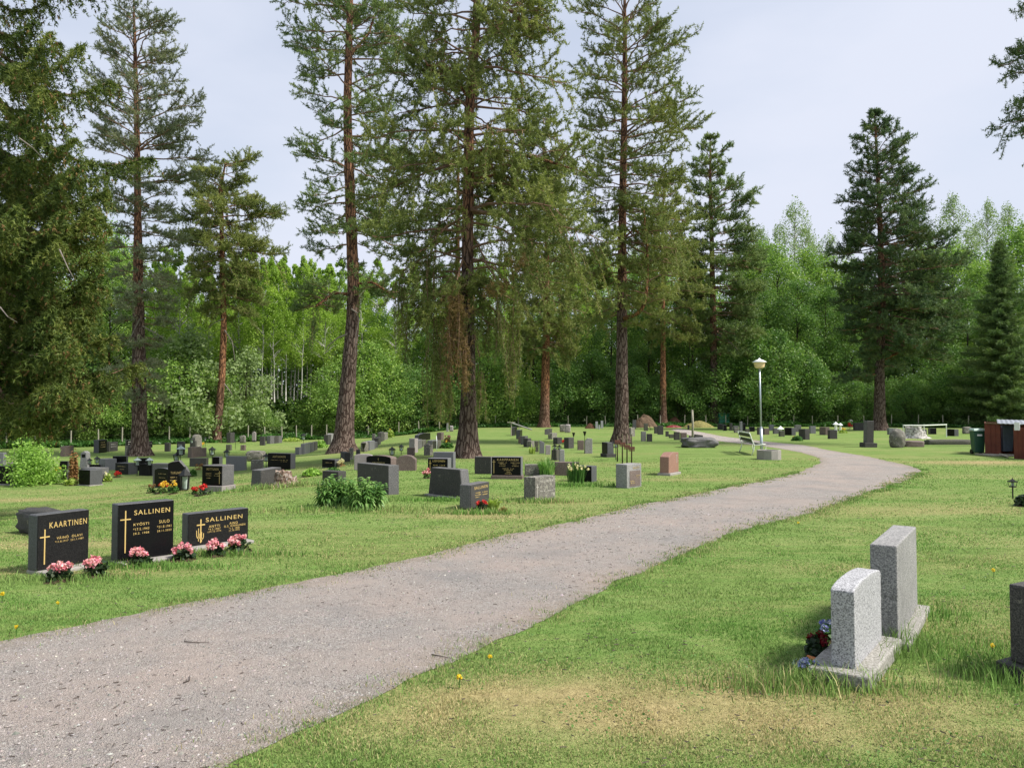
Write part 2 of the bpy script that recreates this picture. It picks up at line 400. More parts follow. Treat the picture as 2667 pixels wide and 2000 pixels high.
# ------------------------------------------------------------------ the path
PATH_PX = [(-140, 1702), (0, 1667), (203, 1636), (338, 1606), (447, 1571), (610, 1545), (700, 1531), (814, 1508), (965, 1479), (1081, 1453), (1264, 1406), (1400, 1378), (1534, 1349), (1650, 1317), (1781, 1293), (1880, 1273), (1939, 1260), (2010, 1249), (2070, 1234), (2112, 1218), (2135, 1205), (2138, 1196), (2115, 1186), (2080, 1177), (2040, 1170), (1984, 1161), (1871, 1149), (1803, 1136), (1745, 1119),
           (1768, 1116), (1826, 1125), (1880, 1136), (1995, 1150), (2100, 1160), (2151, 1171), (2256, 1188), (2332, 1205), (2388, 1217), (2398, 1226), (2383, 1238), (2356, 1253), (2271, 1280), (2181, 1313), (2090, 1345), (1929, 1376), (1809, 1429), (1700, 1478), (1567, 1537), (1400, 1624), (1297, 1662), (1171, 1718), (1114, 1761), (1032, 1794), (915, 1821), (859, 1850), (732, 1907), (610, 1955), (585, 1990), (470, 2075), (250, 2240), (100, 2500), (-400, 2900), (-2600, 2900), (-1400, 2200), (-500, 1820)]
def path_poly():
    P = np.array([at(*p)[:2] for p in PATH_PX])
    out = []
    for i in range(len(P)):
        a, b = P[i], P[(i + 1) % len(P)]
        n = max(1, int(np.linalg.norm(b - a) / .09))
        for k in range(n): out.append(a + (b - a) * k / n)
    Q = np.array(out)
    for _ in range(3): Q = sum(np.roll(Q, s, 0) for s in range(-5, 6)) / 11
    T = np.roll(Q, -3, 0) - np.roll(Q, 3, 0); T /= np.linalg.norm(T, axis=1, keepdims=True) + 1e-9
    N = np.stack([-T[:, 1], T[:, 0]], 1)
    w = (vn(Q[:, 0], Q[:, 1], 2.2, 5) - .5) * .1 + (vn(Q[:, 0], Q[:, 1], 8, 6) - .5) * .06
    return Q + N * w[:, None]
PQ = path_poly()
def in_path(x, y):
    x, y = np.asarray(x), np.asarray(y)
    ins = np.zeros(x.shape, bool)
    Q = PQ[::2]; R = np.roll(Q, -1, 0)
    for (x1, y1), (x2, y2) in zip(Q, R):
        if y1 == y2: continue
        c = ((y1 > y) != (y2 > y))
        if not c.any(): continue
        ins ^= c & (x < (x2 - x1) * (y - y1) / (y2 - y1) + x1)
    return ins

# dry and bare patches of the lawn, as ellipses on the ground: (px, py, radius x, radius y in metres, amount)
DRY = [(1600, 1830, 1.35, .5, 1.0), (1250, 1860, .75, .3, .8), (2050, 1880, .9, .4, .75), (2330, 1830, .5, .25, .8), (2550, 1900, .8, .3, .55), (1350, 1790, .5, .22, .7), (2600, 1650, .8, .5, .25), (2420, 1330, 2.0, .5, .28), (2250, 1480, 1.2, .3, .35), (620, 1262, 1.8, .35, .7), (150, 1300, 3.0, .5, .5), (760, 1268, 1.5, .3, .6), (330, 1300, 2.2, .4, .5), (1790, 1250, 1.5, .4, .45), (1250, 1345, 1.2, .3, .5), (1450, 1310, 1.0, .25, .5), (2530, 1204, 1.9, .75, 1.1), (250, 1490, 1.3, .2, .45), (880, 1330, 1.0, .2, .4), (60, 1420, 1.4, .3, .5), (420, 1340, 1.5, .3, .5), (2290, 1780, .35, .18, .6)]
DRYW = [(at(a, b)[0], at(a, b)[1], c, d, e) for a, b, c, d, e in DRY]
def dryness(x, y):
    v = np.zeros(np.shape(x))
    wob = fbm(x, y, 1.3, 40) * 1.1 + .45
    for cx, cy, a, b, e in DRYW:
        r = ((x - cx) / a) ** 2 + ((y - cy) / b) ** 2
        v = np.maximum(v, e * np.exp(-r * .9 * wob) * (.55 + .85 * fbm(x, y, 5.0, 44)))
    base = np.clip((fbm(x * .35, y, .8, 11) - .5) * 1.2, 0, .22)
    return np.clip(v + base, 0, 1)

# ------------------------------------------------------------------ ground, path, grass, gravel
def lawn_mat():
    m, t, b = mat('lawn')
    at_ = nd(t, 'ShaderNodeAttribute', attribute_name='tint')
    sp = nd(t, 'ShaderNodeSeparateColor'); t.links.new(at_.outputs['Color'], sp.inputs[0])
    n1 = noise_n(t, coords(t, (.35, 1.1, 1), 'World'), 1.1, 6, .62)
    n2 = noise_n(t, coords(t, (1, 1, 1), 'World'), 16, 5, .7)
    n3 = noise_n(t, coords(t, (.5, 2.2, 1), 'World'), 3.2, 4, .6)
    c = ramp(t, n1, [(.3, (.095, .17, .036)), (.5, (.135, .225, .054)), (.7, (.2, .27, .088))])
    c = mixc(t, ramp(t, n3, [(.42, g3(0)), (.68, g3(.75))]), c, (.25, .275, .1))
    c = mixc(t, ramp(t, n2, [(.3, g3(.55)), (.6, g3(0))]), c, (.075, .13, .025))
    dry = ramp(t, n2, [(.3, (.2, .16, .075)), (.55, (.34, .275, .135)), (.8, (.43, .36, .19))])
    c = mixc(t, sp.outputs[0], c, dry)
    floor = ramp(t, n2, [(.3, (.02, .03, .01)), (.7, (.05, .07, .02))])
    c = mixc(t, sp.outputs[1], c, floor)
    t.links.new(c, b.inputs['Base Color']); b.inputs['Roughness'].default_value = .9; b.inputs['Specular IOR Level'].default_value = .1
    bump(t, b, mixc(t, .5, n2, noise_n(t, coords(t, (1, 1, 1), 'World'), 60, 3, .7)), .7, .05)
    return m
def fence_Y(px):
    return np.interp(px, [-600, -200, 187, 500, 850, 1150, 1400, 2100, 2500, 3000], [42, 46, 50, 56, 64, 72, 77, 78, 73, 68])
def build_ground():
    ys = list(np.arange(-14, .5, .8)) + list(np.arange(.6, 14, .1)) + list(14 * 1.018 ** np.arange(0, 70)) + list(np.linspace(52, 160, 40)) + [190, 240, 320, 450, 700, 1200]
    ys = np.array(ys); nc = 240
    t = np.linspace(-1, 1, nc)
    hw = 9 + 1.15 * np.maximum(ys, 0)
    X = t[None, :] * hw[:, None]; Y = np.broadcast_to(ys[:, None], X.shape)
    Z = gh(X, Y)
    i = np.arange(len(ys) - 1)[:, None] * nc; j = np.arange(nc - 1)[None, :]
    Q = np.stack([i + j, i + j + 1, i + nc + j + 1, i + nc + j], -1).reshape(-1, 4)
    px = CX + F * X / np.maximum(Y, .1)
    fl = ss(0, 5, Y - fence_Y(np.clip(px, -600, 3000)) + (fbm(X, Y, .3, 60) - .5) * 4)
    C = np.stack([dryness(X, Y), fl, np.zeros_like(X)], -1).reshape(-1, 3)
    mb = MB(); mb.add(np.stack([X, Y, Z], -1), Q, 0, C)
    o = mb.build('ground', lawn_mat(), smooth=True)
    tag(o, 'mown green lawn with dry straw coloured patches', 'lawn', kind='structure')
build_ground()

def gravel_mat():
    m, t, b = mat('gravel')
    w = coords(t, (1, 1, 1), 'World')
    v1 = nd(t, 'ShaderNodeTexVoronoi'); v1.inputs['Scale'].default_value = 90; t.links.new(w, v1.inputs['Vector'])
    v2 = nd(t, 'ShaderNodeTexVoronoi'); v2.inputs['Scale'].default_value = 190; t.links.new(w, v2.inputs['Vector'])
    sp = nd(t, 'ShaderNodeSeparateColor'); t.links.new(v1.outputs['Color'], sp.inputs[0])
    c = ramp(t, sp.outputs[0], [(0, (.09, .083, .078)), (.22, (.26, .238, .222)), (.6, (.37, .34, .317)), (.88, (.49, .46, .435)), (1, (.62, .595, .57))])
    sp2 = nd(t, 'ShaderNodeSeparateColor'); t.links.new(v2.outputs['Color'], sp2.inputs[0])
    c2 = ramp(t, sp2.outputs[1], [(0, (.11, .1, .094)), (.5, (.325, .297, .276)), (1, (.52, .485, .46))])
    c = mixc(t, .5, c, c2)
    big = noise_n(t, coords(t, (.6, .6, 1), 'World'), 1.3, 5, .65)
    c = mixc(t, ramp(t, big, [(.38, g3(0)), (.62, g3(.75))]), c, (.42, .345, .305))
    bl = noise_n(t, coords(t, (1, 1, 1), 'World'), .9, 4, .6)
    c = mixc(t, ramp(t, bl, [(.52, g3(0)), (.66, g3(.6))]), c, (.26, .25, .242))
    at_ = nd(t, 'ShaderNodeAttribute', attribute_name='tint'); sp3 = nd(t, 'ShaderNodeSeparateColor'); t.links.new(at_.outputs['Color'], sp3.inputs[0])
    ed = nd(t, 'ShaderNodeMath', operation='MULTIPLY'); t.links.new(sp3.outputs[0], ed.inputs[0]); t.links.new(ramp(t, noise_n(t, w, 9, 5, .7), [(.35, g3(0)), (.6, g3(1))]), ed.inputs[1])
    tr = nd(t, 'ShaderNodeMath', operation='MULTIPLY'); t.links.new(sp3.outputs[1], tr.inputs[0]); t.links.new(ramp(t, noise_n(t, w, 1.6, 4, .6), [(.3, g3(.25)), (.6, g3(1))]), tr.inputs[1])
    c = mixc(t, mixc(t, .7, g3(0), tr.outputs[0]), c, mixc(t, .5, c, (.34, .315, .29)))
    dk = noise_n(t, coords(t, (1, 1, 1), 'World'), 5.5, 6, .7)
    c = mixc(t, ramp(t, dk, [(.52, g3(0)), (.7, g3(.5))]), c, (.2, .18, .165))
    c = mixc(t, ed.outputs[0], c, (.27, .225, .165))
    t.links.new(c, b.inputs['Base Color']); b.inputs['Roughness'].default_value = .95; b.inputs['Specular IOR Level'].default_value = .15
    bump(t, b, mixc(t, .5, v1.outputs['Distance'], v2.outputs['Distance']), 1.0, .02)
    return m
def build_path():
    from mathutils.geometry import delaunay_2d_cdt
    rng = np.random.default_rng(2)
    lo, hi = PQ.min(0), PQ.max(0)
    gx, gy = np.meshgrid(np.arange(lo[0], hi[0], .2), np.arange(max(lo[1], -6), hi[1], .2))
    g = np.stack([gx.ravel(), gy.ravel()], 1); g = g[in_path(g[:, 0], g[:, 1])]
    Q = PQ[::2]
    def edge(p):
        return np.sqrt(np.array([((Q - q) ** 2).sum(1).min() for q in p]))
    g = g[edge(g) > .1]
    vs = [Vector(p) for p in PQ] + [Vector(p) for p in g + rng.normal(0, .02, g.shape)]
    n = len(PQ)
    V, E, Fa, _, _, _ = delaunay_2d_cdt(vs, [(i, (i + 1) % n) for i in range(n)], [], 1, 1e-5)
    co = np.array([v[:] for v in V]); dst = edge(co)
    mb = MB()
    C = np.stack([np.clip(1 - dst / .3, 0, 1), np.exp(-((dst - .62) / .2) ** 2), np.clip(dst / 2, 0, 1)], 1)
    Fa = [f for f in Fa if len(f) == 3]
    A = co[np.array(Fa)]; cr = (A[:, 1, 0] - A[:, 0, 0]) * (A[:, 2, 1] - A[:, 0, 1]) - (A[:, 1, 1] - A[:, 0, 1]) * (A[:, 2, 0] - A[:, 0, 0])
    Fa = np.array([f if c > 0 else f[::-1] for f, c in zip(Fa, cr)])
    mb.add(np.column_stack([co, gh(co[:, 0], co[:, 1]) + .004]), Fa, 0, C)
    tag(mb.build('path', gravel_mat()), 'grey gravel path curving through the graveyard', 'path', kind='structure')
build_path()

def blade_mat():
    m = bpy.data.materials.new('grass_blades'); m.use_nodes = True
    t = m.node_tree; t.nodes.clear(); out = nd(t, 'ShaderNodeOutputMaterial')
    a = nd(t, 'ShaderNodeAttribute', attribute_name='tint')
    d = nd(t, 'ShaderNodeBsdfPrincipled'); d.inputs['Roughness'].default_value = .6; d.inputs['Specular IOR Level'].default_value = .2
    tr = nd(t, 'ShaderNodeBsdfTranslucent'); mx = nd(t, 'ShaderNodeMixShader'); mx.inputs[0].default_value = .4
    t.links.new(a.outputs['Color'], d.inputs['Base Color']); t.links.new(a.outputs['Color'], tr.inputs['Color'])
    t.links.new(d.outputs[0], mx.inputs[1]); t.links.new(tr.outputs[0], mx.inputs[2]); t.links.new(mx.outputs[0], out.inputs['Surface'])
    return m
M['blade'] = blade_mat()
def blades(mb, x, y, hgt, wid, col, rng, lean=.5, z0=None):
    n = len(x)
    z = gh(x, y) if z0 is None else z0
    a = rng.uniform(0, 2 * np.pi, n); b = rng.uniform(0, 2 * np.pi, n)
    l = hgt * rng.uniform(.1, 1, n) * lean
    dx, dy = np.cos(a), np.sin(a)
    lx, ly = np.cos(b) * l, np.sin(b) * l
    B = np.stack([x, y, z], 1)
    s = np.stack([dx, dy, 0 * dx], 1) * (wid / 2)[:, None]
    mid = B + np.stack([lx * .35, ly * .35, hgt * .6], 1)
    tip = B + np.stack([lx, ly, hgt], 1)
    V = np.stack([B - s, B + s, mid + s * .8, mid - s * .8, tip], 1).reshape(-1, 3)
    i = np.arange(n)[:, None] * 5
    C = np.repeat(col, 5, 0)
    mb.add(V, i + np.array([[0, 1, 2, 3]]), 0, C)
    mb.Fc.append((i + np.array([[3, 2, 4]]) + (mb.n - len(V)), 0))
def lawn_col(x, y, dry, rng):
    n = len(x)
    f = np.clip((fbm(x * .45, y * 1.1, 1.4, 21) - .25) * 2, 0, 1)[:, None]
    g = np.array([.14, .285, .056]) * (1 - f) + np.array([.25, .355, .105]) * f
    g = g * rng.uniform(.45, 1.4, n)[:, None]  # natural blade variation, widened to paint in shadowed gaps between blades
    d = np.array([.5, .44, .22]) * rng.uniform(.5, 1.35, n)[:, None]
    k = (rng.uniform(0, 1, n) < dry * 1.05)[:, None]
    return np.where(k, d, g)
def build_grass():
    rng = np.random.default_rng(5)
    mb = MB()
    def field(n, y0, y1, hh, ww, pw):
        u = rng.uniform(0, 1, n)
        y = (y0 ** (1 - pw) + u * (y1 ** (1 - pw) - y0 ** (1 - pw))) ** (1 / (1 - pw)) if pw != 1 else y0 * (y1 / y0) ** u
        x = rng.uniform(-1, 1, n) * (.72 * y + .8)
        jx, jy = x + (vn(x, y, 6, 31) - .5) * .16 + rng.normal(0, .035, n), y + (vn(x, y, 6, 32) - .5) * .16 + rng.normal(0, .035, n)
        k = ~in_path(jx, jy)
        x, y = x[k], y[k]
        d = dryness(x, y)
        bare = rng.uniform(0, 1, len(x)) < np.clip((d - .85) * 2, 0, .5)
        x, y, d = x[~bare], y[~bare], d[~bare]
        cl = np.clip(fbm(x, y, 3.0, 51) * 1.5 - .2, .25, 1.2)
        h = hh * rng.uniform(.5, 1.25, len(x)) * cl * (1 - .45 * d)
        w = ww * rng.uniform(.7, 1.3, len(x)) * np.maximum(1, y / 6)
        blades(mb, x, y, h, w, lawn_col(x, y, d, rng), rng, 1.1)
    field(420000, 2.9, 9.0, .028, .0042, 1.3)
    field(170000, 9.0, 26.0, .03, .005, 1.6)
    # longer fringe along the near edge of the path and round the stones
    Q = PQ; T = np.roll(Q, -1, 0) - Q
    k = rng.integers(0, len(Q), 60000)
    p = Q[k] + T[k] * rng.uniform(0, 1, (len(k), 1)) + rng.normal(0, .11, (len(k), 2))
    ok = (p[:, 1] > 2.8) & (p[:, 1] < 22) & (np.abs(p[:, 0]) < .75 * p[:, 1] + 1) & ~in_path(p[:, 0] , p[:, 1])
    ok &= fbm(p[:, 0], p[:, 1], 2.2, 71) > .45
    p = p[ok]; d = dryness(p[:, 0], p[:, 1]) * .5
    blades(mb, p[:, 0], p[:, 1], .036 * rng.uniform(.4, 1.3, len(p)), .005 * np.maximum(1, p[:, 1] / 6), lawn_col(p[:, 0], p[:, 1], d, rng), rng, 1.1)
    # thin grass creeping into the worn path edges
    k = rng.integers(0, len(Q), 90000)
    p = Q[k] + T[k] * rng.uniform(0, 1, (len(k), 1)) + rng.normal(0, .1, (len(k), 2)) * (1 + 1.2 * vn(Q[k][:, 0], Q[k][:, 1], 1.1, 88)[:, None])
    ok = (p[:, 1] > 2.8) & (p[:, 1] < 20) & (np.abs(p[:, 0]) < .75 * p[:, 1] + 1)
    ok &= fbm(p[:, 0], p[:, 1], 5.0, 73) > .5
    p = p[ok]
    blades(mb, p[:, 0], p[:, 1], .03 * rng.uniform(.4, 1.3, len(p)), .0045 * np.maximum(1, p[:, 1] / 6), lawn_col(p[:, 0], p[:, 1], np.full(len(p), .35), rng) * .9, rng, 1.0)
    o = mb.build('grass', M['blade'])
    tag(o, 'short mown grass with drier straw patches beside the gravel path', 'grass', kind='stuff')
build_grass()

def build_pebbles():
    rng = np.random.default_rng(9)
    n = 70000
    y = 2.9 * (13 / 2.9) ** rng.uniform(0, 1, n); x = rng.uniform(-1, 1, n) * (.72 * y + .6)
    k = in_path(x, y); x, y = x[k], y[k]; n = len(x)
    r = rng.gamma(2.0, .0016, n) + .0018
    r *= np.maximum(1, y / 7)
    V0 = np.array([(1, 0, 0), (0, 1, 0), (-1, 0, 0), (0, -1, 0), (0, 0, .7), (.5, .5, .45), (-.5, .4, .5)])[:5]
    F0 = np.array([(0, 1, 4), (1, 2, 4), (2, 3, 4), (3, 0, 4)])
    a = rng.uniform(0, 6.28, n)
    V = V0[None] * rng.uniform(.6, 1.3, (n, 5, 3))
    Vx = V[..., 0] * np.cos(a)[:, None] - V[..., 1] * np.sin(a)[:, None]; Vy = V[..., 0] * np.sin(a)[:, None] + V[..., 1] * np.cos(a)[:, None]
    V = np.stack([Vx, Vy, V[..., 2]], -1) * r[:, None, None] + np.stack([x, y, x * 0 + .0045], 1)[:, None]
    br = rng.choice([.5, .75, 1.0, 1.25, 1.6], n, p=[.3, .3, .28, .115, .005])[:, None]
    C = np.array([.3, .276, .257]) * br * rng.uniform(.92, 1.08, (n, 3))
    mb = MB(); mb.add(V.reshape(-1, 3), (np.arange(n)[:, None, None] * 5 + F0[None]).reshape(-1, 3), 0, np.repeat(C, 5, 0))
    m, t, b = mat('loose_stones'); a_ = nd(t, 'ShaderNodeAttribute', attribute_name='tint'); t.links.new(a_.outputs['Color'], b.inputs['Base Color']); b.inputs['Roughness'].default_value = .9
    tag(mb.build('gravel', m), 'loose small stones lying on the gravel path', 'gravel', kind='stuff')
build_pebbles()
def build_litter():
    rng = np.random.default_rng(19)
    n = 3800
    y = 2.9 * (12 / 2.9) ** rng.uniform(0, 1, n); x = rng.uniform(-1, 1, n) * (.72 * y + .6)
    k = (fbm(x, y, 1.1, 55) + rng.uniform(-.2, .2, n)) > .5; x, y = x[k], y[k]; n = len(x)
    a = rng.uniform(0, 6.28, n); l = rng.uniform(.005, .018, n) * np.maximum(1, y / 7); w = .0014 * np.maximum(1, y / 4)
    d = np.stack([np.cos(a), np.sin(a)], 1); s = np.stack([-d[:, 1], d[:, 0]], 1) * np.broadcast_to(w, (n,))[:, None]
    p = np.stack([x, y], 1); z = gh(x, y) + .008 + .018 * ~in_path(x, y)
    V = np.stack([np.column_stack([p - d * l[:, None] - s, z]), np.column_stack([p + d * l[:, None] - s, z]), np.column_stack([p + d * l[:, None] + s, z + .004]), np.column_stack([p - d * l[:, None] + s, z + .004])], 1)
    mb = MB(); mb.add(V.reshape(-1, 3), np.arange(4 * n).reshape(-1, 4))
    tag(mb.build('needle_litter', M['twig']), 'fallen brown pine needles and bits of bark on path and lawn', 'litter', kind='stuff')
build_litter()

# ------------------------------------------------------------------ foliage builders
def unit(v): return v / (np.linalg.norm(v, axis=-1, keepdims=True) + 1e-9)
def needles(mb, P, D, rng, k=8, l=.16, w=.028, out=.8, spread=.6, mi=0):
    n = len(P)
    if n == 0: return
    P = np.repeat(P, k, 0); D = np.repeat(unit(D), k, 0); m = n * k
    base = P + D * (rng.uniform(-.5, .5, m) * l * .9)[:, None]
    d = unit(D * out + unit(rng.normal(0, 1, (m, 3))) * spread * 1.4)
    s = unit(np.cross(d, rng.normal(0, 1, (m, 3)))) * (w / 2 * rng.uniform(.7, 1.3, m))[:, None]
    tip = base + d * (l * rng.uniform(.7, 1.2, m))[:, None]
    V = np.stack([base - s, base + s, tip], 1).reshape(-1, 3)
    mb.add(V, np.arange(m * 3).reshape(-1, 3), mi)
def leaves(mb, P, rng, size=.2, up=.3, mi=0, asp=.6, droop=0.0):
    n = len(P)
    nrm = unit(rng.normal(0, 1, (n, 3)) + np.array([0, 0, up]))
    a = unit(np.cross(nrm, rng.normal(0, 1, (n, 3)))); a[:, 2] -= droop; a = unit(a)
    b = np.cross(nrm, a)
    sz = (size * rng.uniform(.6, 1.35, n))[:, None]
    V = np.stack([P - a * sz * .5, P + b * sz * asp * .5, P + a * sz * .5, P - b * sz * asp * .5], 1).reshape(-1, 3)
    mb.add(V, np.arange(n * 4).reshape(-1, 4), mi)

class Trunk:
    def __init__(s, pts, Y, foot=True):
        """pts: (px, py, width px) from the foot upwards, at the distance Y"""
        s.Y = Y; k = Y / F
        P = np.array([atY(a, b, Y)[:] for a, b, _ in pts]); R = np.array([w * k / 2 for _, _, w in pts])
        z = np.concatenate([np.linspace(P[0, 2], P[0, 2] + 1.2, 6)[:-1], np.arange(P[0, 2] + 1.2, P[-1, 2], .45), [P[-1, 2]]])
        s.z = z; s.x = np.interp(z, P[:, 2], P[:, 0]); s.r = np.interp(z, P[:, 2], R)
        s.sm()
    def sm(s):
        kx = np.convolve(np.pad(s.x, 2, 'edge'), np.ones(5) / 5, 'valid'); s.x = kx
    def pos(s, z): return np.array([np.interp(z, s.z, s.x), s.Y, z])
    def rad(s, z): return float(np.interp(z, s.z, s.r))
    def build(s, mb, n=14, seed=0, flare=.45, mi=0):
        rng = np.random.default_rng(seed)
        th = np.linspace(0, 2 * np.pi, n, endpoint=False)
        h = s.z - s.z[0]
        lob = 1 + .16 * np.cos(th * 5 + seed)[None, :] * np.exp(-h / .35)[:, None] + rng.normal(0, .025, (len(h), n))
        R = s.r[:, None] * lob * (1 + flare * np.exp(-h / .28))[:, None]
        V = np.stack([s.x[:, None] + R * np.cos(th), s.Y + R * np.sin(th), np.broadcast_to((s.z - .12 * (h < .01))[:, None], R.shape)], -1)
        m = len(h); i = np.arange(m - 1)[:, None] * n; j = np.arange(n)[None]; k = (j + 1) % n
        mb.add(V.reshape(-1, 3), np.stack([i + j, i + k, i + n + k, i + n + j], -1).reshape(-1, 4), mi)

def pine(label, pts, Y, prof, nb=110, seed=1, mats=('bark', 'pine'), dens=1.0, hang=.0, limbs=(), curtains=(), ts=None, clip=None, el=(48, -8), blobs=(), group='tall pines among the graves', name='pine_tree', dead=()):
    """prof: (py, extent left px, extent right px) of the crown, top first"""
    rng = np.random.default_rng(seed)
    tr = Trunk(pts, Y)
    k = Y / F
    root = thing(name, label, 'pine', (float(tr.x[0]), Y, float(tr.z[0])), 0, group)
    inv = Matrix.Translation(-root.location)
    mt, mc = MB(), MB(); ml = mc
    tr.build(mt, 14, seed)
    pp = np.array(prof, float)
    if ts is None: ts = max(1.0, Y / 38.0)
    P, D = [], []
    ytop, ybot = pp[0, 0], pp[-1, 0]
    def z_of(py): return float(atY(CX, py, Y)[2])
    def grow(base, r, phi, e, u, dr, rr, sub=True):
        m = 9; t = np.linspace(0, 1, m)
        hx, hy = math.cos(phi), math.sin(phi)
        wob = rng.normal(0, .05, m) * r * t
        z = base[2] + r * (math.tan(e) * t * (1 - .45 * t)) - dr * r * t ** 2.2 + .05 * r * t ** 5 + rng.normal(0, .02, m) * r * t
        B = np.stack([base[0] + hx * r * t - hy * wob, base[1] + hy * r * t + hx * wob, z], 1)
        ml.tube(B, np.linspace(rr, .012 * ts, m) , 5, 1, False)
        T = np.gradient(B, axis=0); T = unit(T)
        n2 = max(3, int(r * 3.6 / ts ** .5 * dens))
        for q in range(n2):
            tt = .36 + .64 * ((q + rng.uniform(.2, 1)) / n2)
            f = min(tt, 1) * (m - 1); i0 = min(int(f), m - 2); p = B[i0] + (B[i0 + 1] - B[i0]) * (f - i0)
            hg = rng.uniform() < hang
            sd_ = (-1) ** q * rng.uniform(.4, 1.2)
            d = T[i0] * rng.uniform(.5, 1.0) + np.array([-hy, hx, 0]) * sd_ + np.array([0, 0, rng.uniform(-1.5, -.5) if hg else rng.uniform(-.15, .5)])
            d = d / np.linalg.norm(d)
            ln = min(max((.2 + .32 * (1.1 - tt)) * r * rng.uniform(.6, 1.25), .3), 1.35) * (1.5 if hg else 1)
            bend = np.array([0, 0, -.5 if hg else .16]) * ln
            st = max(3, int(ln * .8 / (.08 * ts))); s = np.linspace(.22, 1, st)[:, None]
            c2 = p + d * ln * s + bend * s ** 2
            ml.tube(np.array([p, p + d * ln * .5 + bend * .25, c2[-1]]), [.013 * ts, .01 * ts, .005 * ts], 3, 1, False)
            P.append(c2); D.append(np.broadcast_to(d + bend * .8, c2.shape) + rng.normal(0, .25, c2.shape) + np.array([0, 0, .3]))
            n3 = 6
            w = np.linspace(.35, .95, n3)
            for z3 in w:
                q0 = p + d * ln * z3 + bend * z3 ** 2
                e3 = unit(d * .6 + rng.normal(0, .7, 3) + np.array([0, 0, -.4 if hg else .35]))
                l3 = rng.uniform(.16, .36) * min(1.2, .5 + r * .2) * ts ** .6
                c3 = q0 + e3 * l3 * np.linspace(.35, 1, max(2, int(l3 / (.08 * ts))))[:, None]
                P.append(c3); D.append(np.broadcast_to(e3 + np.array([0, 0, .35]), c3.shape) + rng.normal(0, .2, c3.shape))
    nw = max(8, int(nb / 4.6))
    for i in range(nw):
      u0 = (i + rng.uniform(.1, .9)) / nw
      ph0 = rng.uniform(0, 6.28); kb = int(rng.integers(4, 7)); wsc = rng.uniform(.84, 1.08)
      for ib in range(kb):
        u = min(1, max(0, u0 + rng.normal(0, .25 / nw)))
        py = ytop + (ybot - ytop) * (u ** .95)
        if clip and not (clip[0] <= py <= clip[1]): continue
        phi = ph0 + ib * 6.283 / kb + rng.normal(0, .25)
        c = math.cos(phi)
        ext = np.interp(py, pp[:, 0], pp[:, 2 if c > 0 else 1])
        r = max(.2, ext * k * wsc * rng.uniform(.72, 1.14) * (.8 + .2 * abs(c)))
        e = math.radians(el[0] + (el[1] - el[0]) * min(1, u * 1.4) + rng.normal(0, 12))
        dr = -.08 + .3 * u + hang * .3
        rise = r * (math.tan(e) * .55 - dr)
        zb = min(z_of(py) - rise * .75, tr.z[-1] - .1)
        grow(tr.pos(zb), r, phi, e, u, dr, .014 + .012 * r)
    for (pl, rr0, rr1) in limbs:        # limbs drawn from the photo: px points at the trunk's distance (+ dy toward/away)
        B = np.array([atY(a, b_, Y + dy)[:] for a, b_, dy in pl])
        tt = np.linspace(0, 1, len(B)); t2 = np.linspace(0, 1, 22)
        Bs = np.stack([np.interp(t2, tt, B[:, q]) for q in range(3)], 1)
        for q in range(3): Bs[1:-1, q] = np.convolve(np.pad(Bs[:, q], 1, 'edge'), np.ones(3) / 3, 'valid')[1:-1]
        ml.tube(Bs, np.linspace(rr0 * k / 2, rr1 * k / 2, 22), 8, 3, False)
        for q in range(8, 22, 2):
            for _ in range(2):
                grow(Bs[q], rng.uniform(.7, 1.7), rng.uniform(0, 6.28), math.radians(rng.uniform(-10, 40)), .5, .2, .02)
    mb2 = MB()
    for (px, py0, py1, wpx, kind) in curtains:
        dy = rng.uniform(-1.6, 1.2) if kind != 'b' else -2.0
        top = atY(px, py0, Y + dy) - Vector((0, dy, 0))
        b = tr.pos(top[2] + rng.uniform(.3, 1.0))
        tpt = np.array(top[:]) + np.array([0, dy, 0])
        mid = (b + tpt) / 2 + np.array([0, 0, .5])
        ml.tube(np.array([b, mid, tpt]), [.05, .035, .02], 5, 1, False)
        n = int(wpx * k * 26)
        Lh = (py1 - py0) * k
        for _ in range(n):
            x0 = rng.normal(0, wpx * k / 3.6); y0 = rng.normal(0, wpx * k / 3.6)
            l = Lh * rng.uniform(.35, 1.0); z0 = -rng.uniform(0, .35) * Lh
            st = max(3, int(l / .11)); s = np.linspace(0, 1, st)[:, None]
            p0 = tpt + np.array([x0 * .5, y0 * .5, 0])
            q = p0 + np.array([x0, y0, 0]) * (s ** .6) * .6 + np.array([0, 0, z0]) + np.array([0, 0, -1]) * l * s * (1 + z0 / Lh)
            q = q + rng.normal(0, .05, q.shape)
            ml.tube(q[[0, st // 2, -1]], [.01, .008, .005], 3, 1, False)
            needles(mb2 if kind == 'b' else mc, q, np.broadcast_to(np.array([0, 0, -1.0]), q.shape) + rng.normal(0, .5, q.shape), rng, 8, .13, .026, .7, .7)
    for (px, py, rpx) in blobs:
        c = atY(px, py, Y - 2.2) + Vector((0, 2.2, 0)); n = int((rpx * k) ** 2 * 420)
        q = np.array(c[:]) + np.array([0, -2.2, 0]) + rng.normal(0, 1, (n, 3)) * np.array([1, 1, .8]) * rpx * k * .5
        needles(mb2, q, rng.normal(0, 1, q.shape), rng, 8, .12, .022, .6, .8)
    for pl in dead:
        B = np.array([atY(a, b_, Y - tr.rad(2) * .8)[:] for a, b_ in pl])
        ml.tube(B, np.linspace(.045, .012, len(B)) * ts, 5, 2, False)
    if P:
        P = np.concatenate(P); D = np.concatenate(D)
        needles(mc, P, D, rng, 8, .125 * ts, .032 * ts, .6, .85)
    offs = -np.array(root.location[:])
    for mb in (mt, mc, mb2):
        mb.V = [v + offs for v in mb.V]
    mt.build('trunk', M[mats[0]], root, True)
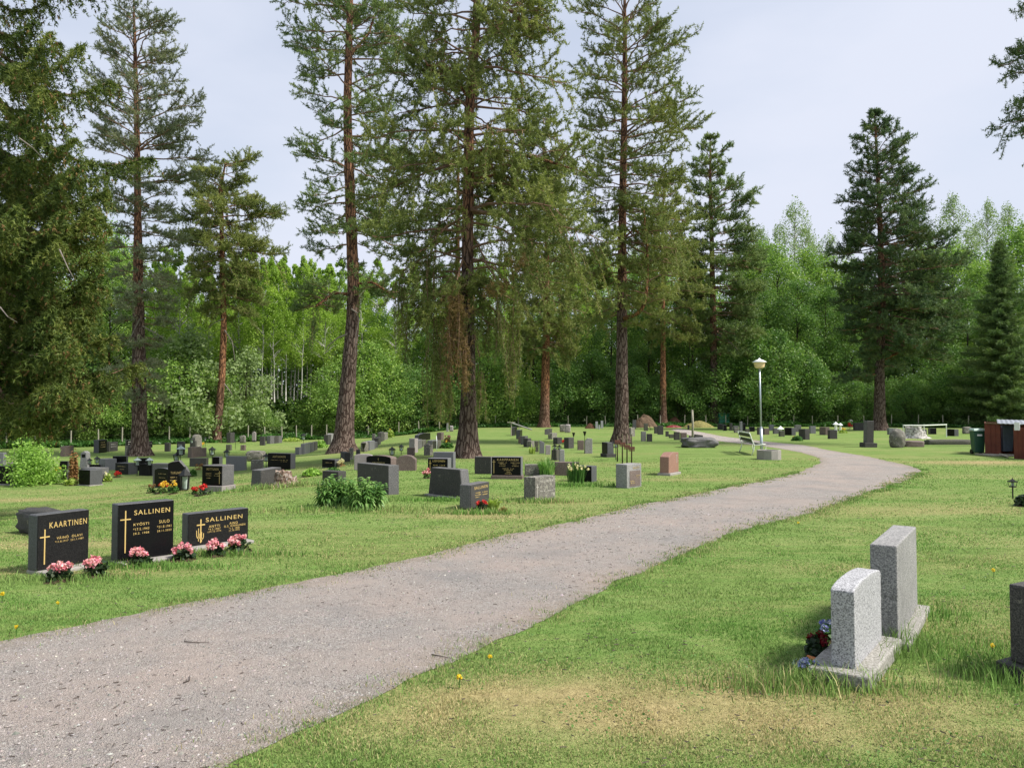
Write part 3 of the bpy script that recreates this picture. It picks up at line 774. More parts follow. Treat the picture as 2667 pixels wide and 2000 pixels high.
    mc.build('crown', [M[mats[1]], M['limb'], M['deadlimb'], M['barkred']], root)
    if mb2.n:
        tag(mb2.build('browned_foliage', M['pinebrown'], root), 'dead brown needles hanging in the crown')
    return root

# ------------------------------------------------------------------ the big pines
def Yof(px, py): return at(px, py)[1]
pine('tall straight pine with a sparse pale crown rising behind the drooping spruce',
     [(366, 1187, 46), (363, 1100, 37), (362, 950, 33), (360, 760, 26), (359, 560, 18), (356, 300, 14), (351, 100, 8), (347, -25, 2)], Yof(366, 1187),
     [(-25, 4, 4), (0, 50, 50), (60, 90, 85), (80, 110, 120), (150, 108, 118), (250, 95, 115), (300, 120, 150), (430, 110, 160), (500, 85, 125), (600, 90, 112), (700, 70, 125), (850, 70, 85), (950, 85, 60), (1060, 45, 70)], 150, 11, ('bark', 'pinepale'), 1.25, ts=.95,
     dead=([(364, 830), (345, 870), (335, 890)], [(366, 940), (385, 955), (400, 990)], [(372, 850), (400, 865), (425, 880)]))
pine('short leaning pine with a flat top and bare orange trunk',
     [(562, 1152, 24), (570, 1080, 20), (580, 950, 17), (583, 840, 15), (579, 700, 13), (577, 560, 11), (573, 480, 9), (590, 425, 3)], Yof(562, 1152),
     [(408, 20, 100), (430, 55, 130), (455, 85, 85), (490, 90, 50), (535, 50, 90), (572, 110, 170), (615, 90, 60), (655, 115, 140), (700, 95, 105), (760, 105, 105), (825, 75, 85)], 88, 12, ('barkred', 'pineolive'), 1.7, .1, el=(8, -10), ts=1.2,
     dead=([(583, 830), (560, 840), (540, 855)], [(585, 860), (605, 890), (612, 940)], [(585, 1000), (600, 1020), (606, 1030)]))
pine('tall pine with a crooked leaning foot and sky showing between its boughs',
     [(893, 1178, 60), (898, 1100, 48), (904, 1020, 42), (914, 900, 36), (921, 800, 33), (919, 700, 30), (914, 560, 28), (908, 400, 24), (904, 300, 22), (908, 150, 20), (912, 0, 16), (914, -200, 11), (914, -430, 3)], Yof(893, 1178),
     [(-430, 5, 5), (-200, 150, 130), (0, 215, 190), (45, 238, 190), (90, 175, 185), (150, 165, 180), (250, 160, 185), (285, 175, 180), (325, 70, 175), (370, 165, 190), (430, 140, 170), (500, 165, 150), (560, 160, 155), (620, 140, 155), (690, 115, 125)], 105, 13, ('bark', 'pine'), 1.0,
     limbs=(([(908, 400, 0), (960, 402, -.3), (1020, 418, -.6), (1065, 445, -.8)], 9, 3), ([(914, 605, 0), (965, 585, .3), (1020, 570, .6), (1080, 560, .8)], 10, 3), ([(918, 740, 0), (970, 735, -.3), (1005, 757, -.4), (1030, 780, -.5)], 7, 3), ([(914, 765, 0), (870, 765, -.3), (835, 790, -.5), (820, 800, -.5)], 7, 4), ([(906, 150, 0), (960, 90, .5), (975, 40, .6)], 9, 5)),
     curtains=((822, 795, 930, 26, 'g'),),
     dead=([(915, 805), (930, 815), (935, 835), (927, 870), (925, 920)], [(905, 870), (880, 880), (855, 900), (847, 920)]))
pine('thickest pine in the middle, its boughs hanging low in dark and browned curtains',
     [(1217, 1192, 60), (1219, 1100, 47), (1221, 1000, 38), (1218, 760, 32), (1218, 560, 29), (1222, 400, 26), (1221, 250, 26), (1236, 160, 22), (1243, 30, 20), (1245, -200, 14), (1245, -430, 3)], Yof(1217, 1192),
     [(-430, 5, 5), (-200, 150, 150), (0, 195, 220), (100, 185, 175), (200, 195, 260), (300, 205, 175), (400, 235, 300), (500, 245, 290), (600, 250, 330), (700, 250, 300), (800, 150, 170), (860, 90, 120)], 124, 14, ('bark', 'pineolive'), 1.2, .36,
     limbs=(([(1225, 400, 0), (1275, 390, -.5), (1340, 400, -1.0), (1420, 418, -1.6), (1490, 440, -1.9)], 15, 4), ([(1240, 30, 0), (1300, 15, -.5), (1345, 40, -.8), (1370, 80, -1)], 10, 4), ([(1222, 470, 0), (1300, 455, .6), (1370, 480, 1.0), (1420, 530, 1.2)], 10, 4), ([(1222, 260, 0), (1170, 180, -.5), (1110, 170, -1)], 9, 4), ([(1220, 740, 0), (1180, 760, -.4), (1140, 800, -.8)], 9, 3)),
     curtains=((1048, 705, 900, 34, 'g'), (1060, 780, 960, 30, 'g'), (1120, 640, 900, 46, 'g'), (1130, 780, 1095, 40, 'g'), (1142, 860, 1110, 36, 'g'), (1190, 730, 940, 40, 'b'), (1178, 800, 1000, 34, 'b'), (1215, 930, 1060, 36, 'g'), (1205, 860, 1020, 34, 'b'), (1300, 740, 960, 36, 'g'), (1330, 850, 1050, 36, 'g'), (1345, 760, 1000, 38, 'g'), (1270, 800, 930, 30, 'g'), (1390, 640, 780, 40, 'g'), (1250, 930, 1120, 24, 'g'), (1165, 980, 1110, 30, 'g')),
     blobs=((1345, 690, 38), (1300, 745, 28), (1275, 760, 22), (1195, 800, 34)))
pine('pine trunk standing half hidden just behind the thickest pine in the middle',
     [(1191, 1113, 25), (1191, 1000, 21), (1192, 760, 15), (1192, 640, 11), (1193, 480, 8), (1194, 330, 3)], Yof(1191, 1113),
     [(330, 5, 5), (450, 60, 60), (600, 85, 80), (720, 60, 60)], 45, 15, ('barkred', 'pine'), .8)
pine('pine with a bare reddish foot and olive crown, right of the thickest pine',
     [(1417, 1113, 29), (1419, 1060, 24), (1422, 920, 20), (1424, 800, 17), (1424, 650, 12), (1424, 460, 3)], Yof(1417, 1113),
     [(460, 10, 10), (520, 60, 60), (600, 85, 90), (700, 95, 100), (800, 95, 105), (900, 80, 95), (940, 60, 60)], 100, 16, ('barkred', 'pineolive'), 1.0, .25)
pine('tall pine with an orange limb bent upward like an elbow, before the gravel bend',
     [(1617, 1155, 46), (1619, 1100, 36), (1620, 830, 27), (1621, 560, 20), (1626, 300, 16), (1628, 100, 11), (1626, -60, 5), (1625, -130, 2)], Yof(1617, 1155),
     [(-130, 4, 4), (-60, 70, 65), (0, 112, 102), (60, 132, 105), (100, 125, 115), (150, 110, 165), (200, 112, 125), (270, 140, 165), (330, 130, 205), (380, 105, 190), (430, 140, 160), (500, 120, 150), (560, 110, 180), (640, 130, 190), (720, 115, 165), (800, 130, 130), (860, 70, 70)], 130, 17, ('bark', 'pineolive'), 1.1, .06,
     limbs=(([(1622, 830, 0), (1648, 823, -1.0), (1668, 812, -1.5), (1681, 785, -1.7), (1686, 740, -1.7), (1687, 660, -1.6), (1682, 590, -1.3), (1672, 520, -.9)], 12, 4), ([(1626, 620, 0), (1650, 598, .1), (1672, 612, .2), (1690, 640, .3)], 6, 3), ([(1618, 700, 0), (1590, 690, -.3), (1560, 715, -.4), (1525, 735, -.5)], 5, 2)))
pine('slim pine with an orange upper trunk and olive crown behind the soil heaps',
     [(1727, 1106, 22), (1727, 1060, 17), (1727, 900, 13), (1726, 760, 11), (1727, 620, 8), (1728, 470, 3)], 78.0,
     [(470, 10, 10), (540, 50, 70), (640, 65, 95), (740, 70, 115), (830, 60, 120), (900, 45, 80)], 80, 18, ('barkred', 'pineolive'), 1.0, .1)
pine('pine with a two stepped pointed crown, beside the green cabinet',
     [(1860, 1110, 25), (1860, 1060, 20), (1859, 950, 18), (1857, 800, 15), (1854, 640, 12), (1850, 500, 9), (1850, 420, 6), (1850, 355, 2)], Yof(1860, 1110),
     [(350, 3, 3), (372, 22, 26), (392, 36, 42), (410, 42, 48), (450, 60, 50), (475, 60, 35), (500, 50, 95), (560, 55, 120), (640, 60, 130), (700, 85, 140), (770, 90, 140), (850, 60, 125), (940, 35, 95)], 120, 19, ('bark', 'pine'), 1.1, .0, el=(40, -5), dead=([(1865, 870), (1900, 890), (1940, 930)],))
pine('dense dark pine standing clear against the sky, left of the refuse shed',
     [(2291, 1121, 38), (2291, 1090, 30), (2291, 960, 23), (2296, 800, 20), (2296, 700, 16), (2291, 560, 12), (2284, 420, 8), (2278, 298, 3)], Yof(2291, 1121),
     [(292, 3, 3), (312, 22, 26), (335, 36, 43), (355, 52, 47), (368, 76, 84), (385, 69, 77), (405, 52, 110), (425, 47, 90), (450, 76, 103), (500, 77, 108), (540, 86, 116), (580, 103, 103), (625, 73, 133), (670, 146, 159), (720, 82, 176), (780, 112, 176), (850, 99, 163), (920, 52, 159), (965, 39, 103)], 190, 20, ('bark', 'pinedark'), 1.05, .0, el=(38, -4),
     limbs=(([(2293, 940, 0), (2330, 922, -.3), (2375, 918, -.6), (2430, 920, -.9)], 9, 3), ([(2298, 815, 0), (2330, 800, -.3), (2370, 795, -.5)], 8, 3), ([(2285, 975, 0), (2250, 978, -.3), (2212, 990, -.5)], 5, 2)))
pine('pine reaching in from beyond the right edge of the view, only its needle tips showing',
     [(2790, 1190, 44), (2785, 900, 34), (2780, 500, 24), (2780, 200, 18), (2780, -200, 10), (2780, -420, 3)], 34.0,
     [(-420, 5, 5), (-100, 120, 120), (40, 120, 150), (90, 150, 150), (150, 175, 160), (230, 150, 150), (330, 178, 160), (370, 120, 150)], 90, 21, ('bark', 'pinedark'), 1.0, .1)

# ------------------------------------------------------------------ the drooping spruce at the left edge
def spruce():
    rng = np.random.default_rng(33)
    Y = 16.5; k = Y / F
    x0 = (-70 - CX) * k; z0 = float(gh(x0, Y))
    root = thing('spruce_tree', 'old spruce with hanging boughs and brown tips filling the left edge', 'spruce', (x0, Y, z0))
    mt, mc, mn = MB(), MB(), MB(); ml = mc
    zz = np.concatenate([np.linspace(0, 1, 5)[:-1], np.arange(1, 17, .5)])
    th = np.linspace(0, 2 * np.pi, 14, endpoint=False)
    R = (np.interp(zz, [0, .3, 2, 16.5], [.48, .36, .3, .03]))[:, None] * (1 + rng.normal(0, .03, (len(zz), 14)))
    V = np.stack([R * np.cos(th), R * np.sin(th), np.broadcast_to(zz[:, None] - .1 * (zz[:, None] < .01), R.shape)], -1)
    m = len(zz); i = np.arange(m - 1)[:, None] * 14; j = np.arange(14)[None]
    mt.add(V.reshape(-1, 3), np.stack([i + j, i + (j + 1) % 14, i + 14 + (j + 1) % 14, i + 14 + j], -1).reshape(-1, 4))
    prof = np.array([(-300, 120), (-120, 210), (-60, 400), (0, 200), (60, 180), (110, 215), (170, 270), (215, 375), (260, 290), (330, 300), (365, 395), (430, 330), (520, 380), (620, 425), (680, 350), (760, 350), (840, 365), (900, 390), (980, 365), (1050, 410), (1090, 430)], float)
    CP, CD, KP, KD = [], [], [], []
    main = [(py_, rng.normal(-.2, .32), rng.uniform(.8, 1.04)) for py_ in (-60, -50, 30, 105, 115, 205, 218, 232, 300, 355, 370, 440, 455, 515, 530, 610, 625, 640, 700, 755, 770, 835, 850, 895, 915, 960, 985, 1020, 1035, 1050) for _ in range(1 if py_ < 400 else 2)]
    main += [(-330 + 1370 * ((q + rng.uniform()) / 50) ** .7, q * 2.39996, rng.uniform(.4, .68)) for q in range(50)]
    for q, (py, phi, fr) in enumerate(main):
        c = math.cos(phi)
        r = np.interp(py, prof[:, 0], prof[:, 1]) * k * fr / (max(.85, c) if c > .5 else 1)
        if c < -.3: r *= .8
        zt = float(atY(0, py, Y)[2]) - z0           # where the tip should hang
        mm = 12; t = np.linspace(0, 1, mm)
        sag = .16 * r + .1
        z = zt + sag * (1 - t) * 1.6 - sag * 2.2 * np.sin(np.pi * np.clip(t * 1.05, 0, 1)) * .45 + .1 * r * np.maximum(0, t - .75) * 2
        hx, hy = math.cos(phi), math.sin(phi)
        wob = rng.normal(0, .03, mm).cumsum() * r * .3
        B = np.stack([hx * r * t - hy * wob, hy * r * t + hx * wob, z], 1)
        ml.tube(B, np.linspace(.018 + .012 * r, .006, mm), 5, 1, False)
        T = unit(np.gradient(B, axis=0))
        nbr = int(r * 34)
        for _ in range(nbr):
            tt = rng.uniform(.12, 1.0) ** .75
            f = tt * (mm - 1); i0 = min(int(f), mm - 2); p = B[i0] + (B[i0 + 1] - B[i0]) * (f - i0)
            sd_ = rng.choice([-1, 1]) * rng.uniform(.1, .8)
            out = T[i0] * rng.uniform(.1, .7) + np.array([-hy, hx, 0]) * sd_
            ln = rng.uniform(.16, .52) * (1.15 - .4 * tt) * min(1.25, .5 + r * .28)
            st = max(3, int(ln / .062)); s = np.linspace(0, 1, st)[:, None]
            pts = p + out * ln * 1.0 * s ** .8 + np.array([0, 0, -1.0]) * ln * s ** 1.5
            dr_ = np.gradient(pts, axis=0)
            CP.append(pts + rng.normal(0, .018, pts.shape)); CD.append(unit(dr_) + rng.normal(0, .35, pts.shape))
            if rng.uniform() < .22:
                nn = rng.integers(1, 4)
                KP.append(pts[-nn:] + rng.normal(0, .03, (nn, 3))); KD.append(np.broadcast_to([0, 0, -1.0], (nn, 3)) + rng.normal(0, .4, (nn, 3)))
        # shoots along the top of the bough
        nn = int(r * 30); ti = rng.uniform(.2, 1, nn) * (mm - 1); ii = np.minimum(ti.astype(int), mm - 2)
        pts = B[ii] + (B[ii + 1] - B[ii]) * (ti - ii)[:, None]
        CP.append(pts + rng.normal(0, .03, pts.shape)); CD.append(T[ii] + rng.normal(0, .5, pts.shape) + np.array([0, 0, .3]))
    needles(mc, np.concatenate(CP), np.concatenate(CD), rng, 8, .085, .022, .7, .75)
    needles(mn, np.concatenate(KP), np.concatenate(KD), rng, 7, .06, .03, .9, .35)
    for pl in ([(50, 360), (85, 385), (110, 412)], [(155, 650), (178, 700), (195, 730)], [(0, 800), (20, 825), (45, 840)]):
        B = np.array([np.array(atY(a, b, Y - rng.uniform(2.4, 2.9))[:]) - np.array(root.location[:]) for a, b in pl])
        ml.tube(B, np.linspace(.013, .004, len(B)), 5, 2, False)
    mt.build('trunk', M['barkgrey'], root, True);
    mc.build('crown', [M['spruce'], M['limb'], M['deadlimb']], root); mn.build('cones', M['cones'], root)
spruce()

# ------------------------------------------------------------------ the forest behind the fence
def leafy(H, wid, low, seed, mleaf, mbark, nl, lsz, droop=0.0, ncl=46, tr=.011, clr=.16, dense=.55, stems=1, lean=.02, limbs=True, spin=False):
    """crown and trunk meshes of a broadleaved tree, foot at the origin"""
    rng = np.random.default_rng(seed)
    mt, mc = MB(), MB(); ml = mc
    ct, cp = [], []
    for s_ in range(stems):
        off = rng.normal(0, .25 * (stems > 1), 2); lx, ly = rng.normal(0, lean * H, 2)
        z = np.linspace(-.1, H * .97, 10)
        P = np.stack([off[0] + lx * (z / H) ** 1.5 + rng.normal(0, .03, 10), off[1] + ly * (z / H) ** 1.5 + rng.normal(0, .03, 10), z], 1)
        mt.tube(P, np.linspace(tr * H, .012, 10) * (1 if stems == 1 else .6), 8, 0, False)
        ct.append(P)
    C = []
    for q in range(ncl):
        h = rng.uniform(0, 1)
        zc = H * (low + (1 - low) * h)
        env = (math.sin(math.pi * min(1, (h * .86 + .13))) ** .75) * wid / 2
        if spin: env = wid / 2 * (min(1, h / .22) ** .6) * (1 - h) ** .75 * 1.25 + .12
        a = q * 2.4 + rng.normal(0, .4); rr = env * math.sqrt(rng.uniform(.12, 1))
        T = ct[rng.integers(len(ct))]
        bx, by = np.interp(zc, T[:, 2], T[:, 0]), np.interp(zc, T[:, 2], T[:, 1])
        c = np.array([bx + rr * math.cos(a), by + rr * math.sin(a), zc])
        C.append(c)
        if limbs and q % 2 == 0:
            zb = max(.3, zc - rr * .7)
            b0 = np.array([np.interp(zb, T[:, 2], T[:, 0]), np.interp(zb, T[:, 2], T[:, 1]), zb])
            ml.tube(np.array([b0, (b0 + c) / 2 + np.array([0, 0, .15]), c]), [.03 + .004 * H * .3, .02, .008], 4, 1, False)
    per = nl // ncl
    for c in C:
        r = clr * wid * rng.uniform(.7, 1.3) * (max(.3, 1.15 - .95 * (c[2] / H - low) / (1 - low)) if spin else 1)
        q = rng.normal(0, 1, (per, 3)); q = unit(q) * (rng.uniform(.15, 1, per) ** dense)[:, None]
        q = q * np.array([r, r, r * (.75 + droop * 1.6)]) + c
        cp.append(q)
    q = np.concatenate(cp); q = q[q[:, 2] > .15]
    leaves(mc, q, rng, lsz, .5, 0, .62, droop)
    if stems > 1:
        for (f, _), V in zip(mt.Fc, [None] * len(mt.Fc)): mc.Fc.append((f + mc.n, 1))
        mc.V += mt.V; mc.n += mt.n
        return None, mc.mesh('bush_mesh', [M[mleaf], M[mbark]])
    return mt.mesh('trunk_mesh', M[mbark], True), mc.mesh('crown_mesh', [M[mleaf], M[mbark]])
def firs(H, wid, seed, mleaf='fir', low=.05, nb=190):
    rng = np.random.default_rng(seed); mt, mc = MB(), MB(); ml = mc
    z = np.linspace(-.1, H, 10); mt.tube(np.stack([z * 0, z * 0, z], 1), np.linspace(.014 * H, .01, 10), 8, 0, False)
    P, D = [], []
    for q in range(nb):
        h = low + (1 - low) * (q + rng.uniform()) / nb; zc = H * h; r = wid / 2 * (1 - h) ** .85 * rng.uniform(.45, 1.12) + .12
        a = q * 2.4; t = np.linspace(0, 1, max(4, int(r / .16)))[:, None]
        d = np.array([math.cos(a), math.sin(a), 0])
        B = np.array([0, 0, zc]) + d * r * t + np.array([0, 0, 1]) * (-.28 * r * t + .2 * r * t ** 3)
        ml.tube(B[[0, len(B) // 2, -1]], [.03, .02, .008], 4, 1, False)
        for _ in range(7):
            s = (rng.uniform(-.6, .6) * (1 - t * .5)) * min(.9, r * .45)
            P.append(B + np.array([-d[1], d[0], 0]) * s - np.array([0, 0, .35]) * np.abs(s) + rng.normal(0, .06, B.shape)); D.append(np.broadcast_to(d, B.shape) + np.array([-d[1], d[0], 0]) * np.sign(s) * .8 + rng.normal(0, .3, B.shape))
    needles(mc, np.concatenate(P), np.concatenate(D), rng, 8, .3, .05, .8, .65)
    return mt.mesh('trunk_mesh', M['barkgrey'], True), mc.mesh('crown_mesh', [M[mleaf], M['barkgrey']])

KIND = {
 'birch':  ([leafy(15, 3.3, .44, s, 'birch', 'birchbark', 9500, .13, .5, 70, .0052, .16, spin=True) for s in (1, 2, 3, 31)], 'birch_tree', 'birch', 'slender bright birch'),
 'tallbirch': ([leafy(22, 5.6, .3, s, 'leafpale', 'birchbark', 8000, .15, .8, 100, .007, .085) for s in (4, 5)], 'birch_tree', 'birch', 'tall airy birch'),
 'broad':  ([leafy(14, 7.0, .10, s, 'leafmid', 'barkgrey', 17000, .17, .12, 95, .011, .135) for s in (6, 7, 8)], 'broadleaf_tree', 'tree', 'light leafy tree'),
 'dark':   ([leafy(15, 7.5, .06, s, 'leafdark', 'barkgrey', 18000, .17, .12, 100, .011, .135) for s in (9, 10)], 'broadleaf_tree', 'tree', 'dark leafy tree'),
 'bush':   ([leafy(5.2, 5.0, .02, s, 'leafmid', 'barkgrey', 11000, .14, .1, 46, .012, .17, stems=4) for s in (11, 12)], 'bush', 'bush', 'light rounded bush'),
 'darkbush': ([leafy(5.5, 5.2, .02, s, 'leafdark', 'barkgrey', 11000, .15, .1, 46, .012, .17, stems=4) for s in (13, 14)], 'bush', 'bush', 'dark rounded bush'),
 'palebush': ([leafy(5.2, 4.4, .02, 18, 'leafpale', 'barkgrey', 7000, .18, .1, 40, .012, .17, stems=4)], 'bush', 'bush', 'pale flowering bush'),
 'fir':    ([firs(15, 9.0, s) for s in (15, 16)], 'fir_tree', 'fir', 'blue green fir'),
}
LAND = [(-900, 'the left edge'), (360, 'the sparse pine'), (575, 'the leaning pine'), (900, 'the crooked pine'), (1217, 'the thickest pine'), (1420, 'the reddish pine'), (1620, 'the elbow pine'), (1858, 'the stepped pine'), (2290, 'the dark pine'), (3900, 'the right edge')]
FOREST = []
def put(kind, px, Y, s=1.0, top=None):
    FOREST.append((kind, px, Y, s, top))
rf = random.Random(4)
# left wood: bright birches with bare white stems over bushes
for px, dY, top in [(395, 7, 640), (430, 12, 700), (468, 6, 660), (505, 15, 690), (540, 9, 700), (600, 12, 690), (628, 7, 670), (655, 10, 705), (682, 5, 680), (706, 9, 672), (722, 14, 690), (745, 6, 690), (764, 11, 700), (786, 5, 675), (808, 13, 690), (835, 8, 695), (862, 12, 700), (950, 9, 690), (985, 13, 680), (1020, 7, 700), (1075, 10, 690), (1105, 14, 700), (1300, 9, 690), (1345, 14, 680), (1500, 10, 690)]:
    put('birch', px, fence_Y(px) + dY, 1, top)
for px, dY, top in [(385, 16, 690), (415, 20, 650), (448, 18, 700), (487, 10, 690), (522, 19, 670), (588, 17, 660), (614, 20, 655), (641, 16, 690), (668, 18, 665), (694, 15, 690), (714, 5, 700), (733, 18, 670), (755, 20, 690), (776, 16, 705), (798, 18, 680), (822, 20, 700), (848, 16, 690), (875, 19, 680)]:
    put('birch', px, fence_Y(px) + dY, 1, top)
for px, dY, top in [(60, 9, 700), (170, 12, 640), (280, 10, 660), (250, 20, 600), (330, 18, 650), (470, 26, 740), (640, 30, 730), (860, 28, 730), (930, 22, 720), (1160, 13, 710), (1250, 22, 690), (1390, 20, 700), (1460, 26, 680), (1540, 16, 700), (1570, 26, 660), (1640, 20, 680), (1700, 16, 690), (1770, 22, 640), (1800, 12, 700)]:
    put('broad', px, fence_Y(px) + dY, 1, top)
for px, dY, top in [(90, 2.5, 930), (230, 2, 990), (440, 3.0, 900), (545, 2.5, 960), (665, 2.0, 1040), (850, 3, 1000), (880, 2.5, 960), (955, 3.0, 905), (1010, 2.5, 960), (1270, 2.5, 900), (1320, 3, 960), (1370, 2.5, 1000)]:
    put('bush', px, fence_Y(px) + dY, 1, top)
for px, dY, top in [(130, 5, 900), (320, 3, 1000), (1080, 2.5, 960), (1140, 2.5, 1000), (1180, 3.5, 930), (1470, 2.5, 940), (1530, 3, 930), (1580, 2.5, 980), (1660, 2.5, 960), (1700, 3, 990), (1765, 2.5, 975), (1805, 3.0, 960), (1905, 3, 930), (1960, 2.2, 900), (2030, 2.2, 880), (2085, 3.0, 930), (2140, 2.5, 960), (2200, 3, 985), (2250, 2.5, 1000), (2350, 2.2, 985), (2400, 3, 1000), (2450, 3.5, 960), (2500, 3, 990), (2560, 3.5, 960), (2640, 3, 980)]:
    put('darkbush', px, fence_Y(px) + dY, 1, top)
for px, dY, top in [(1500, 6, 830), (1590, 7, 800), (1690, 8, 780), (1790, 7, 790), (1930, 6, 780), (2000, 8, 760), (2070, 7, 740), (2150, 8, 760), (2210, 7, 800), (2380, 8, 790), (2440, 7, 770), (2520, 9, 760), (2690, 8, 760), (1240, 8, 800), (1120, 8, 850), (1010, 12, 820)]:
    put('dark', px, fence_Y(px) + dY, 1, top)
for px, dY, top in [(1935, 14, 690), (1985, 20, 640), (2030, 14, 650), (2100, 18, 660), (2150, 16, 680), (2210, 14, 690), (2360, 18, 690), (2430, 22, 650), (2500, 18, 640), (2560, 14, 700), (2630, 20, 600), (2700, 16, 640)]:
    put('broad', px, fence_Y(px) + dY, 1, top)
for px, dY, top in [(2078, 24, 528), (2040, 28, 590), (2000, 30, 600), (2120, 30, 600), (2165, 28, 610), (2472, 26, 520), (2590, 30, 530), (2640, 28, 545), (2545, 34, 590), (1440, 34, 640), (1560, 34, 640), (1660, 36, 640)]:
    put('tallbirch', px, fence_Y(px) + dY, 1, top)
for px, dY, top in [(2612, 1.0, 628), (40, 4, 560), (210, 7, 720), (1060, 4, 930), (1150, 5, 900), (2300, 10, 760)]:
    put('fir', px, fence_Y(px) + dY, 1, top)
put('palebush', 492, fence_Y(492) + 2.5, 1, 880)
put('palebush', 640, fence_Y(640) + 3, 1, 930)
HK = {'palebush': 5.2, 'birch': 15, 'tallbirch': 22, 'broad': 14, 'dark': 15, 'bush': 5.2, 'darkbush': 5.5, 'fir': 15}
for px, dY, top in [(-120, 8, 600), (-260, 10, 620), (2790, 8, 640), (2900, 10, 620)]:
    put('broad', px, fence_Y(px) + dY, 1, top)
for px, dY, top in [(2740, 3, 980), (2850, 3, 960), (-60, 3, 980), (-180, 3, 960)]:
    put('darkbush', px, fence_Y(px) + dY, 1, top)
ORD = ['first', 'second', 'third', 'fourth', 'fifth', 'sixth', 'seventh', 'eighth', 'ninth', 'tenth', 'eleventh', 'twelfth', 'thirteenth', 'fourteenth', 'fifteenth', 'sixteenth', 'seventeenth', 'eighteenth', 'nineteenth', 'twentieth'] + ['twenty %s' % w for w in ('first', 'second', 'third', 'fourth', 'fifth', 'sixth', 'seventh', 'eighth', 'ninth')] + ['thirtieth'] + ['thirty %s' % w for w in ('first', 'second', 'third', 'fourth', 'fifth', 'sixth', 'seventh', 'eighth', 'ninth')]
def gap_of(px):
    for i in range(len(LAND) - 1):
        if LAND[i][0] <= px < LAND[i + 1][0]: return i
    return len(LAND) - 2
def build_forest():
    cnt = {}
    tot = {}
    for kind, px, Y, s, top in FOREST: tot[(kind, gap_of(px))] = tot.get((kind, gap_of(px)), 0) + 1
    rnd = random.Random(8)
    for kind, px, Y, s, top in sorted(FOREST, key=lambda a: a[1]):
        protos, nm, cat, desc = KIND[kind]
        g = gap_of(px); key = (kind, g); cnt[key] = cnt.get(key, 0) + 1
        where = 'between %s and %s' % (LAND[g][1], LAND[g + 1][1]) if 0 < g < len(LAND) - 2 else ('left of ' + LAND[1][1] if g == 0 else 'right of ' + LAND[g][1])
        lab = (ORD[cnt[key] - 1] + ' ' + desc + ' from the left ' + where) if tot[key] > 1 else ('lone ' + desc + ' behind the fence ' + where)
        p = gpt(px, Y)
        H = float(atY(px, top, Y)[2]) - p.z
        sc = H / HK[kind]
        wsc = sc if kind not in ('birch',) else max(sc, .9)
        t_, c_ = protos[rnd.randrange(len(protos))]
        grp = {'bush': 'bushes along the forest edge', 'darkbush': 'bushes along the forest edge'}.get(kind, 'bushes along the forest edge' if 'bush' in kind else 'trees of the wood behind the fence')
        if t_ is None:
            r = bpy.data.objects.new(nm, c_); COL.objects.link(r); r.location = p; r.rotation_euler = (0, 0, rnd.uniform(0, 6.28)); tag(r, lab, cat, grp)
        else:
            r = thing(nm, lab, cat, p, rnd.uniform(0, 6.28), grp)
        r.scale = (wsc * rnd.uniform(.9, 1.12), wsc * rnd.uniform(.9, 1.12), sc)
        for n2, me in (('trunk', t_), ('crown', c_)) if t_ else ():
            o = bpy.data.objects.new(n2, me); COL.objects.link(o); o.parent = r
build_forest()
def far_wood():
    rng = np.random.default_rng(77); mb = MB(); 
    for q in range(110):
        px = -500 + 3800 * (q + rng.uniform()) / 110
        Y = fence_Y(np.clip(px, -600, 3000)) + rng.uniform(22, 44)
        p = gpt(px, Y); H = rng.uniform(10, 15) * (1.25 if px > 1750 else 1); wd = rng.uniform(4, 7)
        n = 1500
        h = rng.uniform(0, 1, n) ** .8
        env = np.sin(np.pi * np.clip(h * .8 + .2, 0, 1)) ** .7 * wd / 2
        a = rng.uniform(0, 6.28, n); rr = env * np.sqrt(rng.uniform(.1, 1, n))
        q3 = np.stack([p.x + rr * np.cos(a), p.y + rr * np.sin(a), p.z + H * h], 1) + rng.normal(0, .25, (n, 3))
        leaves(mb, q3, rng, .55, .4, int(rng.integers(0, 2)))
        mb.tube(np.array([[p.x, p.y, p.z], [p.x, p.y, p.z + H * .7]]), [.14, .05], 6, 2, False)
    n = 60000          # saplings and low growth under the far trees
    px = rng.uniform(-500, 3300, n); Y = fence_Y(np.clip(px, -600, 3000)) + rng.uniform(14, 40, n); x = (px - CX) / F * Y
    leaves(mb, np.stack([x, Y, gh(x, Y) + rng.uniform(0, 1, n) ** 1.2 * 6.5 * (.4 + .6 * fbm(x, Y, .25, 95))], 1), rng, .5, .4, 1)
    o = mb.build('far_wood', [M['leafmid'], M['leafdark'], M['barkgrey']])
    tag(o, 'deep shady wood seen between the nearer trees', 'wood', kind='stuff')
far_wood()
def clover():
    rng = np.random.default_rng(83); mb = MB(); n = 26000
    y = 2.9 * (11 / 2.9) ** rng.uniform(0, 1, n); x = rng.uniform(-1, 1, n) * (.72 * y + .6)
    k = (fbm(x, y, 2.4, 66) + rng.normal(0, .06, n)) > .6
    k &= ~in_path(x, y); x, y = x[k], y[k]
    P = np.stack([x, y, gh(x, y) + rng.uniform(.012, .03, len(x))], 1)
    leaves(mb, P, rng, .016, 2.2, 0, .8)
    tag(mb.build('clover', M['clover']), 'low clover and broad leaved weeds in the near lawn', 'weeds', kind='stuff')
clover()
